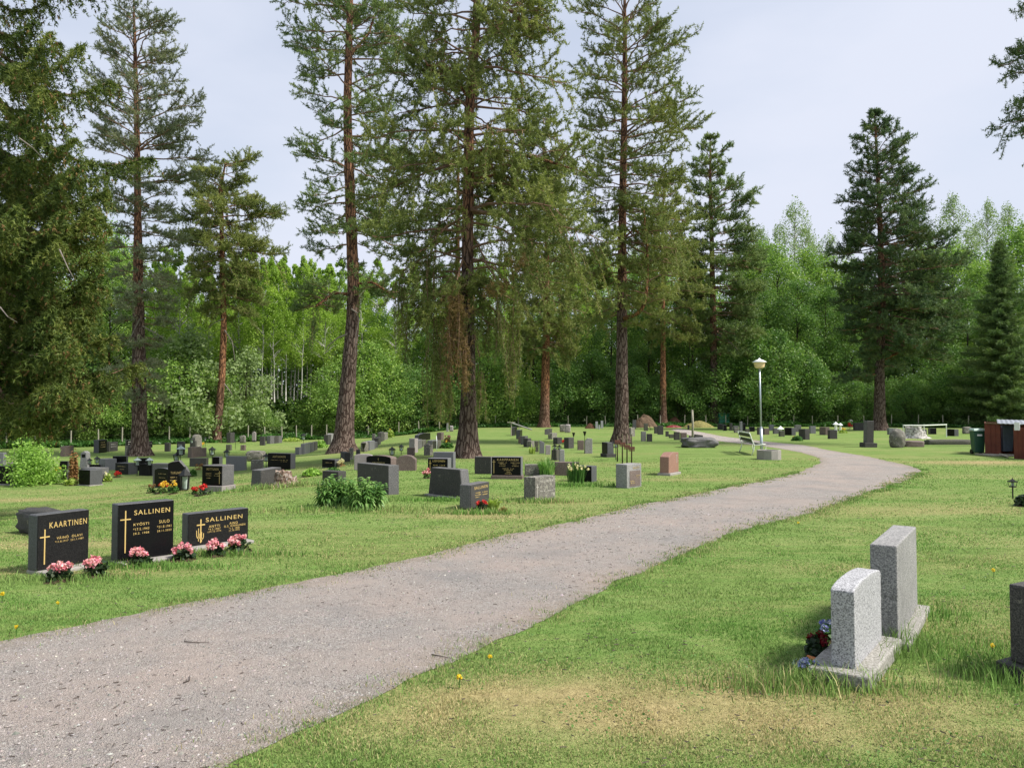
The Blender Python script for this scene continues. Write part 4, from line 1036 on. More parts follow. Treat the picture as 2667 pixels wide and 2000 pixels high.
def undergrowth():
    rng = np.random.default_rng(78); mb = MB()
    n = 60000
    px = rng.uniform(-300, 2900, n); Y = fence_Y(px) + rng.gamma(2, 1.1, n) - .9
    x = (px - CX) / F * Y; hh = np.clip(fbm(x, Y, .5, 91) * 1.1 - .15, .08, .9) * rng.uniform(.4, 1.0, n)
    P = np.stack([x, Y, gh(x, Y) + hh * .8], 1)
    leaves(mb, P, rng, .22, .2, 0)
    leaves(mb, P[:: 3] + np.array([0, .1, -.15]), rng, .22, .2, 0)
    tag(mb.build('undergrowth', M['greenleaf']), 'rank green weeds along the foot of the fence', 'weeds', kind='stuff')
undergrowth()

# ------------------------------------------------------------------ fence, gravestones
def build_fence():
    root = thing('wire_fence', 'low wire fence on thin pale posts along the forest edge', 'fence', gpt(1333, float(fence_Y(1333))))
    off = -np.array(root.location[:])
    rng = np.random.default_rng(3); tops = []
    for px in [-60, 20, 95, 187, 259, 320, 372, 442, 495, 546, 600, 647, 692, 736, 773, 812, 851, 960, 1039, 1092, 1145, 1238, 1290, 1350, 1408, 1480, 1527, 1577, 1660, 1720, 1782, 1838, 1890, 1946, 2012, 2066, 2115, 2180, 2250, 2320, 2390, 2455, 2520, 2590, 2660, 2740]:
        p = np.array(gpt(px, float(fence_Y(px)))[:]) + off
        h = rng.uniform(1.05, 1.25); l = rng.normal(0, .03, 2)
        mb = MB(); mb.tube(np.array([p - [0, 0, .1], p + [l[0], l[1], h]]), [.05, .042], 6)
        mb.build('post', M['wood'], root); tops.append(p + [l[0], l[1], h])
    T = np.array(tops); mb = MB()
    for dz in (-.06, -.5): mb.tube(T + [0, -.04, dz], .003, 4, 0, False)
    mb.build('wire', M['twig'], root)
build_fence()

def profile(shape, w, h):
    a = w / 2
    if shape == 'arch':
        t = np.linspace(0, np.pi, 15); r = .16 * h
        return [(-a, 0), (a, 0)] + [(a * math.cos(x), h - r + r * math.sin(x)) for x in t]
    if shape == 'low':
        t = np.linspace(0, np.pi, 11); r = .08 * h
        return [(-a, 0), (a, 0)] + [(a * math.cos(x), h - r + r * math.sin(x)) for x in t]
    if shape == 'round':
        t = np.linspace(0, np.pi, 15)
        return [(-a, 0), (a, 0)] + [(a * math.cos(x), h - a + a * math.sin(x)) for x in t] if h > a else profile('arch', w, h)
    if shape == 'shoulder':
        t = np.linspace(0, np.pi, 11)
        return [(-a, 0), (a, 0), (a, h * .74), (a * .92, h * .82)] + [(a * .78 * math.cos(x), h * .84 + h * .16 * math.sin(x)) for x in t] + [(-a * .92, h * .82), (-a, h * .74)]
    if shape == 'slantl': return [(-a, 0), (a, 0), (a * 1.0, h * .84), (-a * .96, h)]
    if shape == 'slantr': return [(-a, 0), (a, 0), (a * .97, h), (-a, h * .86)]
    if shape == 'gable': return [(-a, 0), (a, 0), (a, h * .86), (0, h), (-a, h * .86)]
    if shape == 'taper': return [(-a, 0), (a, 0), (a * .84, h), (-a * .84, h)]
    if shape == 'obelisk': return [(-a, 0), (a, 0), (a, h * .1), (a * .72, h * .13), (a * .5, h * .9), (0, h), (-a * .5, h * .9), (-a * .72, h * .13), (-a, h * .1)]
    if shape == 'wing': return [(-a, 0), (a, 0), (a, h * .64), (a * .82, h * .74), (a * .1, h), (-a * .1, h * .985), (-a * .55, h * .97), (-a * .95, h * .93), (-a, h * .88)]
    if shape == 'cut': return [(-a, 0), (a, 0), (a * .99, h * .98), (a * .3, h), (-a * .25, h), (-a * .96, h * .8)]
    if shape == 'notch': return [(-a, 0), (a, 0), (a, h * .88), (a * .35, h * .88), (a * .2, h), (-a, h)]
    return [(-a, 0), (a, 0), (a, h), (-a, h)]
def prism(mb, prof, t, y0=0.0, z0=0.0, mi=0):
    n = len(prof)
    V = [(x, y0 - t / 2, z + z0) for x, z in prof] + [(x, y0 + t / 2, z + z0) for x, z in prof]
    b = mb.n
    mb.add(V, [(i, (i + 1) % n, n + (i + 1) % n, n + i) for i in range(n)][0:0] or np.zeros((0, 4), int), mi)
    mb.Fc.append((np.array([[b + i for i in range(n)]]), mi)); mb.Fc.append((np.array([[b + n + i for i in range(n)][::-1]]), mi))
    mb.Fc.append((np.array([[b + i, b + n + i, b + n + (i + 1) % n, b + (i + 1) % n] for i in range(n)]), mi))
_dg = None
def text_mesh(txt):
    cu = bpy.data.curves.new('t', 'FONT'); cu.body = txt; cu.extrude = .02; cu.offset = .004; cu.space_character = 1.22
    o = bpy.data.objects.new('t', cu); COL.objects.link(o)
    bpy.context.view_layer.update()
    me = bpy.data.meshes.new_from_object(o.evaluated_get(bpy.context.evaluated_depsgraph_get()))
    V = np.zeros(len(me.vertices) * 3); me.vertices.foreach_get('co', V); V = V.reshape(-1, 3)
    Fa = [tuple(p.vertices) for p in me.polygons]
    bpy.data.objects.remove(o); bpy.data.curves.remove(cu); bpy.data.meshes.remove(me)
    V[:, 0] -= (V[:, 0].min() + V[:, 0].max()) / 2; V[:, 1] -= V[:, 1].min() if not txt[0] in '*' else 0
    return V, Fa
def lettering(lines, w, h, y):
    mb = MB()
    rl = random.Random(int(w * 9999))
    for txt, u, v, wf, hf in lines:
        if txt[0] == '~':       # a line too worn or small to read: broken strokes
            nn = int(txt[1:]) * 2; x0 = (u - .5 - wf / 2) * w
            for q in range(nn):
                if rl.random() < .12: continue
                mb.box((x0 + (q + .5) / nn * wf * w, y - .0016, v * h + rl.uniform(-.1, .1) * hf * h), (wf * w / nn * rl.uniform(.3, .75), .004, hf * h * rl.uniform(.5, 1)))
            continue
        V, Fa = text_mesh(txt)
        sx = wf * w / (V[:, 0].max() - V[:, 0].min()); sz = hf * h / (V[:, 1].max() - V[:, 1].min())
        Q = np.stack([V[:, 0] * sx + (u - .5) * w, -V[:, 2] * .04 + y - .0016, (V[:, 1] - V[:, 1].max() / 2) * sz + v * h], 1)
        b = mb.n; mb.add(Q, np.zeros((0, 3), int))
        for k in sorted({len(f) for f in Fa}): mb.Fc.append((np.array([f for f in Fa if len(f) == k]) + b, 0))
    return mb
def cross_mb(u, v0, v1, w, h, y, arm=.09, at_=.78, th=.012):
    mb = MB(); zc = (v0 + v1) / 2 * h
    mb.box(((u - .5) * w, y - .002, zc), (th, .004, (v1 - v0) * h)); mb.box(((u - .5) * w, y - .0026, (v0 + (v1 - v0) * at_) * h), (arm * 2 * w, .004, th))
    return mb
STONE_N = 0
def stone(label, mt, xl, yl, xr, yr, hpx, t=.15, shape='flat', plinth=None, text=None, cross=None, tm='gold', group='gravestones on the lawn', lean=0.0, tilt=0.0, bw=.012, base=0.0, front=None, name='gravestone', frame=None):
    """front bottom corners and front height in px of the photograph; t, plinth in metres"""
    global STONE_N
    STONE_N += 1
    zm = base if base else at((xl + xr) / 2, (yl + yr) / 2).z
    def pt(px, py):
        rx, ry, rz = ray(px, py); q = (CAMZ - zm) / -rz
        return Vector((rx * q, ry * q, 0))
    a, b = pt(xl, yl), pt(xr, yr)
    d = b - a; d.z = 0; w = d.length; d.normalize()
    back = Vector((-d.y, d.x, 0))
    dist = (a.y + b.y) / 2
    hh = hpx * dist / F
    loc = (a + b) / 2 + back * (t / 2); loc.z = float(gh(loc.x, loc.y))
    rz = math.atan2(d.y, d.x)
    mb = MB(); z0 = base if base else (plinth[0] if plinth else 0)
    if shape == 'rough':
        rock(mb, (0, 0, hh / 2 + z0), (w, t, hh * 1.02), STONE_N, .4, .2, ICO4, 0, 0, 2.2)
    else:
        P = profile(shape, w, hh + (0 if z0 else .06)); P = [(x, z - (0 if z0 else .06)) for x, z in P]
        prism(mb, P, t, 0, z0)
    full = mt in ('black', 'blackg') and not front and name == 'gravestone' and shape != 'rough'
    if mt == 'dark' and hpx >= 33 and hpx < 150 and not front and shape != 'rough': full, front, mt = True, (0, 1, 0, 1, 'dark'), 'grey'
    elif full: front, mt = (0, 1, 0, 1, mt), 'sawn'
    multi = plinth or text or cross or front or frame
    if not multi:
        o = mb.build(name, M[mt], None, shape == 'rough')
        if shape != 'rough': bevel(o, min(bw, .1 * w, .2 * t))
        o.location = loc; o.rotation_euler = (tilt, lean, rz)
        return tag(o, label, 'gravestone', group)
    r = thing(name, label, 'gravestone', loc, rz, group)
    r.rotation_euler = (tilt, lean, rz)
    o = mb.build('slab', M[mt], r, shape == 'rough')
    if shape != 'rough': bevel(o, min(bw, .1 * w, .2 * t))
    if plinth:
        ph, ox, oy0, oy1 = plinth[:4]
        p = MB(); p.box((0, (oy1 - oy0) / 2, ph / 2 - .03), (w + 2 * ox, t + oy0 + oy1, ph + .06))
        bevel(p.build('plinth', M[plinth[4] if len(plinth) > 4 else 'plinth'], r), .012)
    pn = r
    if front:      # a panel let into the face
        u0, u1, v0, v1, fm = front
        p = MB()
        if shape in ('wing', 'arch') or full: prism(p, [(x * .98, max(z, .01) * .988) for x, z in profile(shape, w, hh)], .012, -t / 2 - .002, z0)
        else: p.box(((u0 + u1 - 1) / 2 * w, -t / 2 - .002, z0 + (v0 + v1) / 2 * hh), ((u1 - u0) * w, .01, (v1 - v0) * hh))
        pn = p.build('panel', M[fm], r)
    yf = -t / 2 - (.007 if front else 0)
    if text:
        o = lettering(text, w, hh, yf).build('lettering', M[tm], pn); o.location.z = z0
    if cross:
        o = cross_mb(cross[0], cross[1], cross[2], w, hh, yf, *cross[3:]).build('cross', M[tm], pn); o.location.z = z0
    return r

DEFS = (.09, .05, .12, .05, 'concrete')
stone('black gravestone nearest the left edge beside the path, headed by nine gilt capitals', 'blackg', 94, 1497, 229, 1472, 140, .15, plinth=(.035, .0, .16, .02, 'concrete'), group=None,
      text=[('KAARTINEN', .585, .79, .73, .105), ('VÄINÖ  OLAVI', .61, .545, .5, .055), ('*11.8.1917  †21.1.1987', .61, .475, .56, .045)], cross=(.135, .1, .73, .09, .78, .012))
stone('tallest of the three black gravestones beside the path, a slim gilt cross on its left', 'black', 304, 1471, 451, 1450, 144, .16, plinth=(.03, .0, .15, .02, 'concrete'), group=None,
      text=[('SALLINEN', .6, .83, .64, .085), ('KYÖSTI', .405, .625, .27, .055), ('*17.5.1943', .405, .535, .28, .045), ('†8.2. 1988', .405, .455, .28, .045), ('SULO', .82, .625, .19, .055), ('*21.8.1941', .82, .535, .26, .045), ('†8.11.2023', .82, .455, .26, .045)], cross=(.13, .14, .88, .09, .79, .012))
stone('lowest of the three black gravestones beside the path, with a gilt cross and corn ears', 'blackg', 488, 1432, 646, 1410, 82, .15, plinth=(.035, .0, .15, .02, 'concrete'), group=None,
      text=[('SALLINEN', .585, .76, .61, .13), ('ANTTI', .42, .545, .18, .075), ('*9.2.1907', .42, .455, .2, .06), ('†29.10.1974', .42, .375, .22, .06), ('AINO', .74, .575, .14, .075), ('O.S. KINNUNEN', .76, .49, .36, .065), ('*1.2. 1908', .75, .41, .18, .06), ('†1.10.1993', .75, .335, .18, .06), ('ψ', .165, .33, .07, .4), ('ψ', .215, .26, .07, .3)], cross=(.2, .08, .8, .065, .76, .014))
stone('rough dark stone with a broken sloping top behind the nearest left black gravestone', 'dark', 36, 1384, 118, 1402, 62, .3, 'rough', group=None)
# at the left edge, round the bright bush
stone('black gravestone with a rough grey side cut off by the left edge', 'black', -32, 1262, 30, 1264, 46, .32, 'flat', plinth=(.04, .04, .06, .06))
stone('pale grey gravestone behind the left bush, mostly out of the view', 'smooth', -24, 1217, 8, 1217, 38, .2)
stone('small rough boulder topped with lichen behind the left edge gravestone', 'lichen', 14, 1224, 43, 1224, 20, .3, 'rough')
stone('narrow dark grey stone beside the dried brown juniper', 'dark', 157, 1256, 174, 1257, 31, .15)
stone('brown faced stone with a pale side above the dried juniper', 'brown', 170, 1189, 192, 1186, 26, .25)
stone('low black slab half hidden left of the dried juniper', 'black', 155, 1222, 176, 1222, 21, .15)
stone('pale stepped pillar stone with a small dark window', 'weathered', 203, 1218, 231, 1218, 43, .3, 'obelisk', front=(.34, .66, .62, .82, 'black'))
stone('black top of a stone between the pale pillar stone and the smooth grey block', 'black', 233, 1226, 262, 1226, 16, .15)
stone('smooth blue grey block right of the pale pillar stone', 'smooth', 256, 1223, 273, 1225, 29, .45)
stone('black faced stone with a rough grey right side just right of the juniper', 'black', 205, 1264, 234, 1266, 39, .42, plinth=(.03, .02, .03, .03))
stone('grey stone standing directly behind the black faced stone by the juniper', 'grey', 209, 1254, 249, 1256, 36, .5)
stone('tall black gravestone with gilt lines before the dark wood at far left', 'black', 257, 1180, 278, 1178, 34, .3, text=[('~4', .5, .8, .6, .06), ('~5', .5, .62, .6, .06), ('~4', .5, .45, .6, .06)], tm='palegold')
stone('low dark stone with pale lines next to the tall gilt lettered one', 'dark', 284, 1176, 307, 1174, 24, .2, text=[('~4', .5, .75, .65, .09), ('~5', .5, .5, .65, .09)], tm='whiteletter')
stone('thin dark green plate standing between two dark stones at far left', 'mossy', 279, 1177, 284, 1177, 28, .1)
stone('black stone with pale lettered rows left of the tall sparse pine', 'black', 329, 1163, 356, 1162, 17, .15, text=[('~4', .5, .7, .7, .14), ('~5', .5, .35, .7, .14)], tm='whiteletter')
stone('mottled dark stone touching the left of the tall sparse pine foot', 'lichen', 329, 1188, 353, 1187, 27, .2)
stone('low dark lettered stone just right of the tall sparse pine trunk', 'black', 380, 1166, 397, 1165, 16, .2, text=[('~4', .5, .65, .7, .12)], tm='whiteletter')
stone('narrow dark post like stone alone on the grass right of the sparse pine', 'dark', 428, 1176, 441, 1176, 23, .2)
stone('dark stone with a pale band behind the tall lantern right of the sparse pine', 'dark', 460, 1184, 477, 1184, 34, .25, front=(.15, .85, .62, .8, 'weathered'))
stone('plain upright black slab behind the stone with the red flowers', 'black', 293, 1222, 329, 1222, 34, .15)
stone('dark stone with a pale sloping top edge behind the red flowers', 'blackg', 300, 1234, 334, 1236, 29, .4, 'flat', text=[('~5', .5, .7, .6, .08), ('~3', .5, .45, .4, .07)], tm='palegold')
stone('black stone between two greenish lanterns', 'blackg', 362, 1238, 396, 1239, 31, .2, 'low')
stone('bluish black stone behind the pair of greenish lanterns', 'black', 353, 1226, 386, 1226, 33, .2)
stone('dark block with a pale right side behind the curved topped black stone', 'grey', 397, 1264, 440, 1265, 57, .25)
stone('black stone with a gently curved top above the yellow and orange flowers', 'black', 402, 1268, 443, 1271, 50, .25, 'arch', text=[('~6', .5, .7, .5, .05), ('~4', .5, .5, .4, .05)], tm='palegold')
stone('large black gravestone with a hewn pale grey right flank and slanted top', 'grey', 436, 1279, 488, 1278, 79, .28, 'wing', front=(.02, .93, .03, .66, 'black'), text=[('TURUNEN', .45, .6, .6, .08), ('~4', .3, .45, .35, .05), ('~4', .3, .36, .35, .05), ('~3', .3, .27, .3, .05)], tm='palegold')
stone('black faced gravestone with a broad pale side, red begonia before it', 'grey', 526, 1280, 579, 1282, 52, .42, plinth=(.14, .02, .04, .04, 'pink'), front=(.01, .97, .01, .98, 'black'),
      text=[('HUTTUNEN', .52, .82, .58, .12), ('~4', .32, .6, .28, .05), ('~4', .72, .6, .3, .05), ('~4', .32, .5, .28, .04), ('~3', .72, .5, .26, .04), ('~4', .32, .38, .2, .04)], cross=(.86, .1, .74, .07, .85, .014), tm='palegold')
stone('grey brown stone peeking over the gravestone with the red begonia', 'brown', 538, 1253, 577, 1254, 41, .5)
stone('small black stone under a lantern right of the leaning pine', 'black', 553, 1211, 571, 1211, 21, .4)
stone('wide smooth grey slab seen from behind, lantern standing behind its corner', 'smooth', 588, 1226, 637, 1227, 38, .15, tilt=.02)
stone('rough dark boulder block left of the big black lettered gravestone', 'lichen', 639, 1201, 684, 1201, 26, .5, 'rough')
stone('speckled rough faced stone below the dark boulder block', 'lichen', 653, 1223, 680, 1223, 25, .3)
stone('dark brown stone with a notched two level top', 'brown', 499, 1192, 538, 1189, 27, .25, 'notch')
stone('wide low dark stone with withered flowers before it', 'dark', 493, 1215, 537, 1215, 22, .25)
stone('pale rounded lichen covered stone near the foot of the leaning pine', 'lichen', 508, 1166, 526, 1165, 34, .3, 'round')
stone('small dark stone left of the pale rounded one', 'dark', 494, 1168, 508, 1168, 20, .25)
stone('small square dark stone by itself right of the leaning pine', 'mossy', 588, 1173, 600, 1173, 15, .25)
stone('dark upright stone with a bush at its back beside the leaning pine', 'dark', 600, 1154, 611, 1153, 27, .3)
stone('rough dark cube stone before the leafy forest edge', 'lichen', 623, 1154, 637, 1154, 19, .35, 'rough')
stone('little brown stone below the rough dark cube stone', 'brown', 626, 1173, 637, 1173, 14, .25)
stone('small pale pinkish marker on a dark foot', 'pink', 656, 1151, 665, 1151, 23, .2, 'gable', plinth=(.12, .0, .02, .02, 'dark'))
stone('dark upright stone between the pale marker and the grey trio', 'dark', 676, 1160, 688, 1160, 23, .3)
for lb, xl, xr, yy, h, m in (('left stone of the low grey trio by the birch stems', 704, 715, 1156, 20, 'grey'), ('middle stone of the low grey trio by the birch stems', 716, 726, 1155, 19, 'dark'), ('right stone of the low grey trio by the birch stems', 726, 735, 1154, 18, 'grey')):
    stone(lb, m, xl, yy, xr, yy - 1, h, .3)
stone('far black stone before the thin birch trunks', 'black', 757, 1142, 770, 1142, 14, .3)
stone('wide far dark stone before the thin birch trunks', 'dark', 775, 1142, 800, 1142, 14, .3)
stone('big black gravestone with a long row of pale capitals behind the rotten stump', 'black', 697, 1224, 757, 1226, 44, .26, text=[('AHTIAINEN', .5, .8, .56, .12), ('~6', .3, .6, .36, .03), ('~5', .7, .6, .36, .03), ('~5', .7, .52, .3, .025)], tm='palegold')
stone('dark tilted stone with a pale corner behind the rotten stump', 'dark', 676, 1269, 738, 1262, 46, .3, 'taper', lean=-.05)
# short grey row left of the crooked footed pine
R = 'row of stones left of the crooked footed pine'
stone('small bluish stone at the near end of the row left of the crooked footed pine', 'smooth', 779, 1184, 790, 1183, 19, .25, group=R)
stone('largest grey stone of the row left of the crooked footed pine', 'smooth', 793, 1183, 808, 1179, 27, .2, group=R)
stone('middle grey stone with a curved edge in the row left of the crooked footed pine', 'grey', 809, 1178, 818, 1175, 25, .2, 'low', group=R)
stone('far dark stone of the row left of the crooked footed pine', 'dark', 819, 1174, 827, 1171, 22, .2, group=R)
stone('dark stone of the trio touching the left of the crooked pine trunk', 'dark', 854, 1158, 862, 1157, 25, .3, group=R)
stone('pale slim stone of the trio touching the left of the crooked pine trunk', 'weathered', 863, 1157, 869, 1156, 28, .3, 'low', group=R)
stone('grey back stone of the trio touching the left of the crooked pine trunk', 'smooth', 870, 1155, 876, 1154, 24, .3, group=R)
stone('small dark grey stone at the right foot of the crooked pine', 'dark', 886, 1202, 898, 1204, 25, .2, lean=.04)
stone('narrow pale post stone with lichen at the right foot of the crooked pine', 'lichen', 909, 1197, 918, 1197, 30, .2)
stone('small dark stone peeking over the pinkish slab', 'dark', 927, 1192, 936, 1192, 21, .2)
stone('smooth pinkish grey slab seen from behind, left of the black arched stone', 'pink', 922, 1223, 968, 1223, 40, .2, 'low')
stone('black gravestone with an arched top and a small cross', 'brown', 954, 1222, 1018, 1225, 37, .26, 'arch', front=(.01, .99, .02, .84, 'black'), text=[('HALONEN', .5, .5, .5, .11)], cross=(.5, .64, .82, .02, .7, .01), tm='palegold')
stone('reddish brown shouldered stone with lichen, right of the black arched stone', 'brown', 1032, 1226, 1082, 1226, 40, .3, 'shoulder')
stone('large blank dark grey slab leaning behind the lily leaves', 'dark', 931, 1272, 1012, 1289, 71, .22, lean=-.02, bw=.008)
stone('low dark stone half hidden by the left lily clump', 'dark', 839, 1254, 881, 1257, 28, .25)
stone('low black lettered stone with a grey side and white dried flowers beside it', 'black', 839, 1217, 872, 1219, 21, .3, text=[('~6', .5, .6, .6, .1)], tm='palegold')
R = 'row of small stones between the crooked footed pine and the lanterns'
for lb, m, xl, yl, xr, yr, h, sh in (
    ('rough pale stone at the near end of the row right of the crooked pine', 'lichen', 950, 1176, 961, 1175, 25, 'rough'),
    ('broad grey stone second from the near end of the row right of the crooked pine', 'smooth', 963, 1173, 976, 1170, 24, 'flat'),
    ('weathered slim pillar rising behind the broad grey stone right of the crooked pine', 'lichen', 968, 1160, 976, 1160, 30, 'taper'),
    ('low grey stone third in the row right of the crooked pine', 'grey', 977, 1168, 984, 1165, 16, 'flat'),
    ('dark stone fourth in the row right of the crooked pine', 'dark', 985, 1160, 992, 1156, 19, 'flat'),
    ('tall dark stone fifth in the row right of the crooked pine', 'dark', 993, 1151, 1000, 1147, 24, 'flat'),
    ('mottled stone sixth in the row, before the bright green plant', 'lichen', 1002, 1147, 1010, 1143, 18, 'flat'),
    ('grey stone at the fence left of a taller pale one, beyond the open lawn strip', 'grey', 1031, 1130, 1040, 1129, 15, 'flat'),
    ('tall pale stone at the fence beyond the open lawn strip', 'weathered', 1041, 1130, 1047, 1129, 23, 'taper'),
    ('rounded dark stone at the fence beyond the open lawn strip', 'lichen', 1049, 1130, 1055, 1129, 20, 'round'),
    ('far bluish grey stone among the dead shrubs behind the crooked pine', 'smooth', 960, 1132, 971, 1131, 17, 'flat')):
    stone(lb, m, xl, yl, xr, yr, h, .25, sh, group=R)
R = 'row of stones leading to the left of the thickest pine'
for lb, m, xl, yl, xr, yr, h, sh in (
    ('near brown grey double wide stone above the reddish shouldered stone', 'brown', 1060, 1187, 1079, 1187, 21, 'flat'),
    ('dark pillar with a pale lilac top behind the near double wide stone', 'pink', 1080, 1179, 1089, 1178, 37, 'flat'),
    ('dark grey stone right of the pillar with the lilac top', 'grey', 1090, 1170, 1099, 1166, 23, 'flat'),
    ('mossy stone third behind the pillar with the lilac top', 'mossy', 1101, 1164, 1110, 1160, 16, 'flat'),
    ('wide black slanted stone under the hanging boughs', 'black', 1090, 1148, 1121, 1145, 19, 'cut'),
    ('rough grey standing stone left of a lichen spotted twin', 'lichen', 1109, 1186, 1118, 1186, 30, 'rough'),
    ('lichen spotted dark twin stone, right of the rough grey standing one', 'lichen', 1120, 1186, 1128, 1185, 27, 'flat'),
    ('bluish low stone behind the twin standing stones', 'smooth', 1126, 1160, 1141, 1158, 13, 'flat'),
    ('dark green stone left of the leafy flower bed before the thickest pine', 'mossy', 1141, 1168, 1149, 1166, 20, 'flat'),
    ('slim brown stone above the leafy flower bed before the thickest pine', 'brown', 1149, 1146, 1156, 1144, 19, 'flat'),
    ('pale statue like stone at the fence left of the thickest pine', 'weathered', 1161, 1124, 1169, 1124, 23, 'obelisk'),
    ('pinkish far stone at the fence touching the thickest pine', 'pink', 1171, 1124, 1180, 1124, 15, 'rough')):
    stone(lb, m, xl, yl, xr, yr, h, .25, sh, group=R)
stone('black gravestone with gilt capitals before a larger grey slab, near the thickest pine', 'smooth', 1114, 1228, 1167, 1229, 35, .28, front=(.01, .97, .02, .97, 'black'), text=[('LIEVONEN', .55, .8, .6, .14), ('~4', .38, .48, .22, .07), ('~4', .72, .48, .26, .07), ('~4', .38, .32, .22, .06), ('~3', .72, .32, .2, .06)], cross=(.12, .1, .85, .06, .7, .012))
stone('large smooth bluish slab with a dark edge behind the gilt lettered black one', 'smooth', 1128, 1223, 1181, 1224, 46, .2)
stone('largest dark speckled slab on a pale kerb, right of the lily leaves', 'dark', 1116, 1290, 1206, 1301, 70, .2, 'taper', plinth=(.035, .05, .07, .05), lean=.0)
stone('dark brown gravestone turned sideways with red flowers and yellow hosta before it', 'dark', 1225, 1329, 1273, 1317, 61, .2, 'flat', plinth=(.02, -.02, -.02, -.02, 'mossy'), text=[('SALLINEN', .55, .83, .72, .12), ('~4', .38, .62, .28, .05), ('~4', .76, .6, .28, .05), ('~5', .38, .53, .32, .045), ('~4', .76, .5, .3, .045), ('~4', .38, .44, .3, .045)], tm='gold')
stone('plain dark grey slab left of the largest gilt lettered black gravestone', 'dark', 1236, 1234, 1279, 1235, 45, .18)
stone('black gravestone densely lettered in gilt on a low grey plinth, right of the thickest pine', 'smooth', 1281, 1247, 1358, 1248, 48, .26, plinth=(.085, .02, .03, .04, 'brown'), front=(.0, .975, .01, .98, 'black'),
      text=[('KARPPANEN', .54, .85, .72, .12), ('~7', .36, .69, .32, .045), ('~7', .8, .69, .32, .045), ('~5', .36, .6, .22, .04), ('~4', .8, .6, .2, .04), ('~5', .36, .51, .2, .04), ('~5', .8, .51, .22, .04), ('~8', .56, .37, .38, .045), ('~6', .56, .28, .3, .04), ('~4', .56, .19, .16, .04), ('~5', .56, .1, .24, .04)], cross=(.07, .1, .84, .05, .85, .014), tm='palegold')
stone('rough grey stone between the densely lettered black one and the day lilies', 'lichen', 1367, 1239, 1407, 1239, 29, .25)
stone('rough dark brown stone behind the day lilies', 'brown', 1444, 1238, 1507, 1239, 35, .2)
stone('black stone with a pale right side behind the clump of white narcissus', 'black', 1484, 1253, 1541, 1256, 41, .28, text=[('~5', .3, .6, .3, .06)], tm='palegold')
stone('weathered grey gravestone with a faint cross and letters, facing right', 'lichen', 1394, 1305, 1447, 1297, 60, .26, 'flat', text=[('PULLIAINEN', .55, .8, .66, .1), ('~4', .35, .38, .26, .05), ('~4', .72, .38, .26, .05)], cross=(.1, .1, .7, .05, .8, .012), tm='whiteletter', lean=.0)
stone('pale granite gravestone with a brown plate below the four rusty rakes', 'weathered', 1633, 1272, 1671, 1267, 61, .28, 'flat', front=(.18, .9, .06, .72, 'brown'), text=[('RAUTI', .62, .84, .42, .1), ('~3', .36, .28, .3, .06), ('~4', .36, .2, .3, .06), ('~3', .74, .5, .28, .05), ('~2', .74, .42, .16, .05)], tm='palegold')
stone('red granite gravestone with a cut corner, alone on the lawn by the path', 'red', 1742, 1239, 1768, 1234, 52, .24, 'cut', plinth=(.06, .03, .05, .05, 'concrete'), cross=(.78, .45, .88, .06, .9, .012), tm='whiteletter')
R = 'row of stones right of the thickest pine'
for lb, m, xl, yl, xr, yr, h, sh in (
    ('dark green stone below a slim lantern, nearest in the row by the thickest pine', 'mossy', 1435, 1198, 1450, 1199, 27, 'taper'),
    ('weathered stone with a white capped top, right of the row by the day lilies', 'weathered', 1457, 1204, 1471, 1204, 33, 'taper'),
    ('small smooth lilac grey stone third in the row right of the thickest pine', 'pink', 1421, 1184, 1434, 1184, 24, 'flat'),
    ('bluish grey leaning stone fourth in the row right of the thickest pine', 'smooth', 1405, 1181, 1418, 1181, 34, 'slantl'),
    ('mossy leaning stone fifth in the row right of the thickest pine', 'mossy', 1393, 1177, 1403, 1177, 28, 'flat'),
    ('low mottled stone sixth in the row right of the thickest pine', 'lichen', 1384, 1165, 1392, 1164, 16, 'flat'),
    ('dark stone with a pale pot on top in the row right of the thickest pine', 'dark', 1375, 1164, 1384, 1163, 22, 'flat'),
    ('grey green upright stone eighth in the row right of the thickest pine', 'grey', 1368, 1158, 1375, 1157, 22, 'flat'),
    ('brown stone ninth in the row right of the thickest pine', 'brown', 1361, 1155, 1367, 1154, 18, 'flat'),
    ('narrow black brown stone tenth in the row right of the thickest pine', 'black', 1354, 1144, 1360, 1143, 24, 'flat'),
    ('dark slim stone under a white cross like frame at the far row end', 'black', 1340, 1134, 1347, 1133, 22, 'flat'),
    ('thin dark stone left of the white cross like frame', 'dark', 1333, 1135, 1338, 1135, 20, 'flat')):
    stone(lb, m, xl, yl, xr, yr, h, .22, sh, group=R)
R = 'outer row of stones between the two right hand pines'
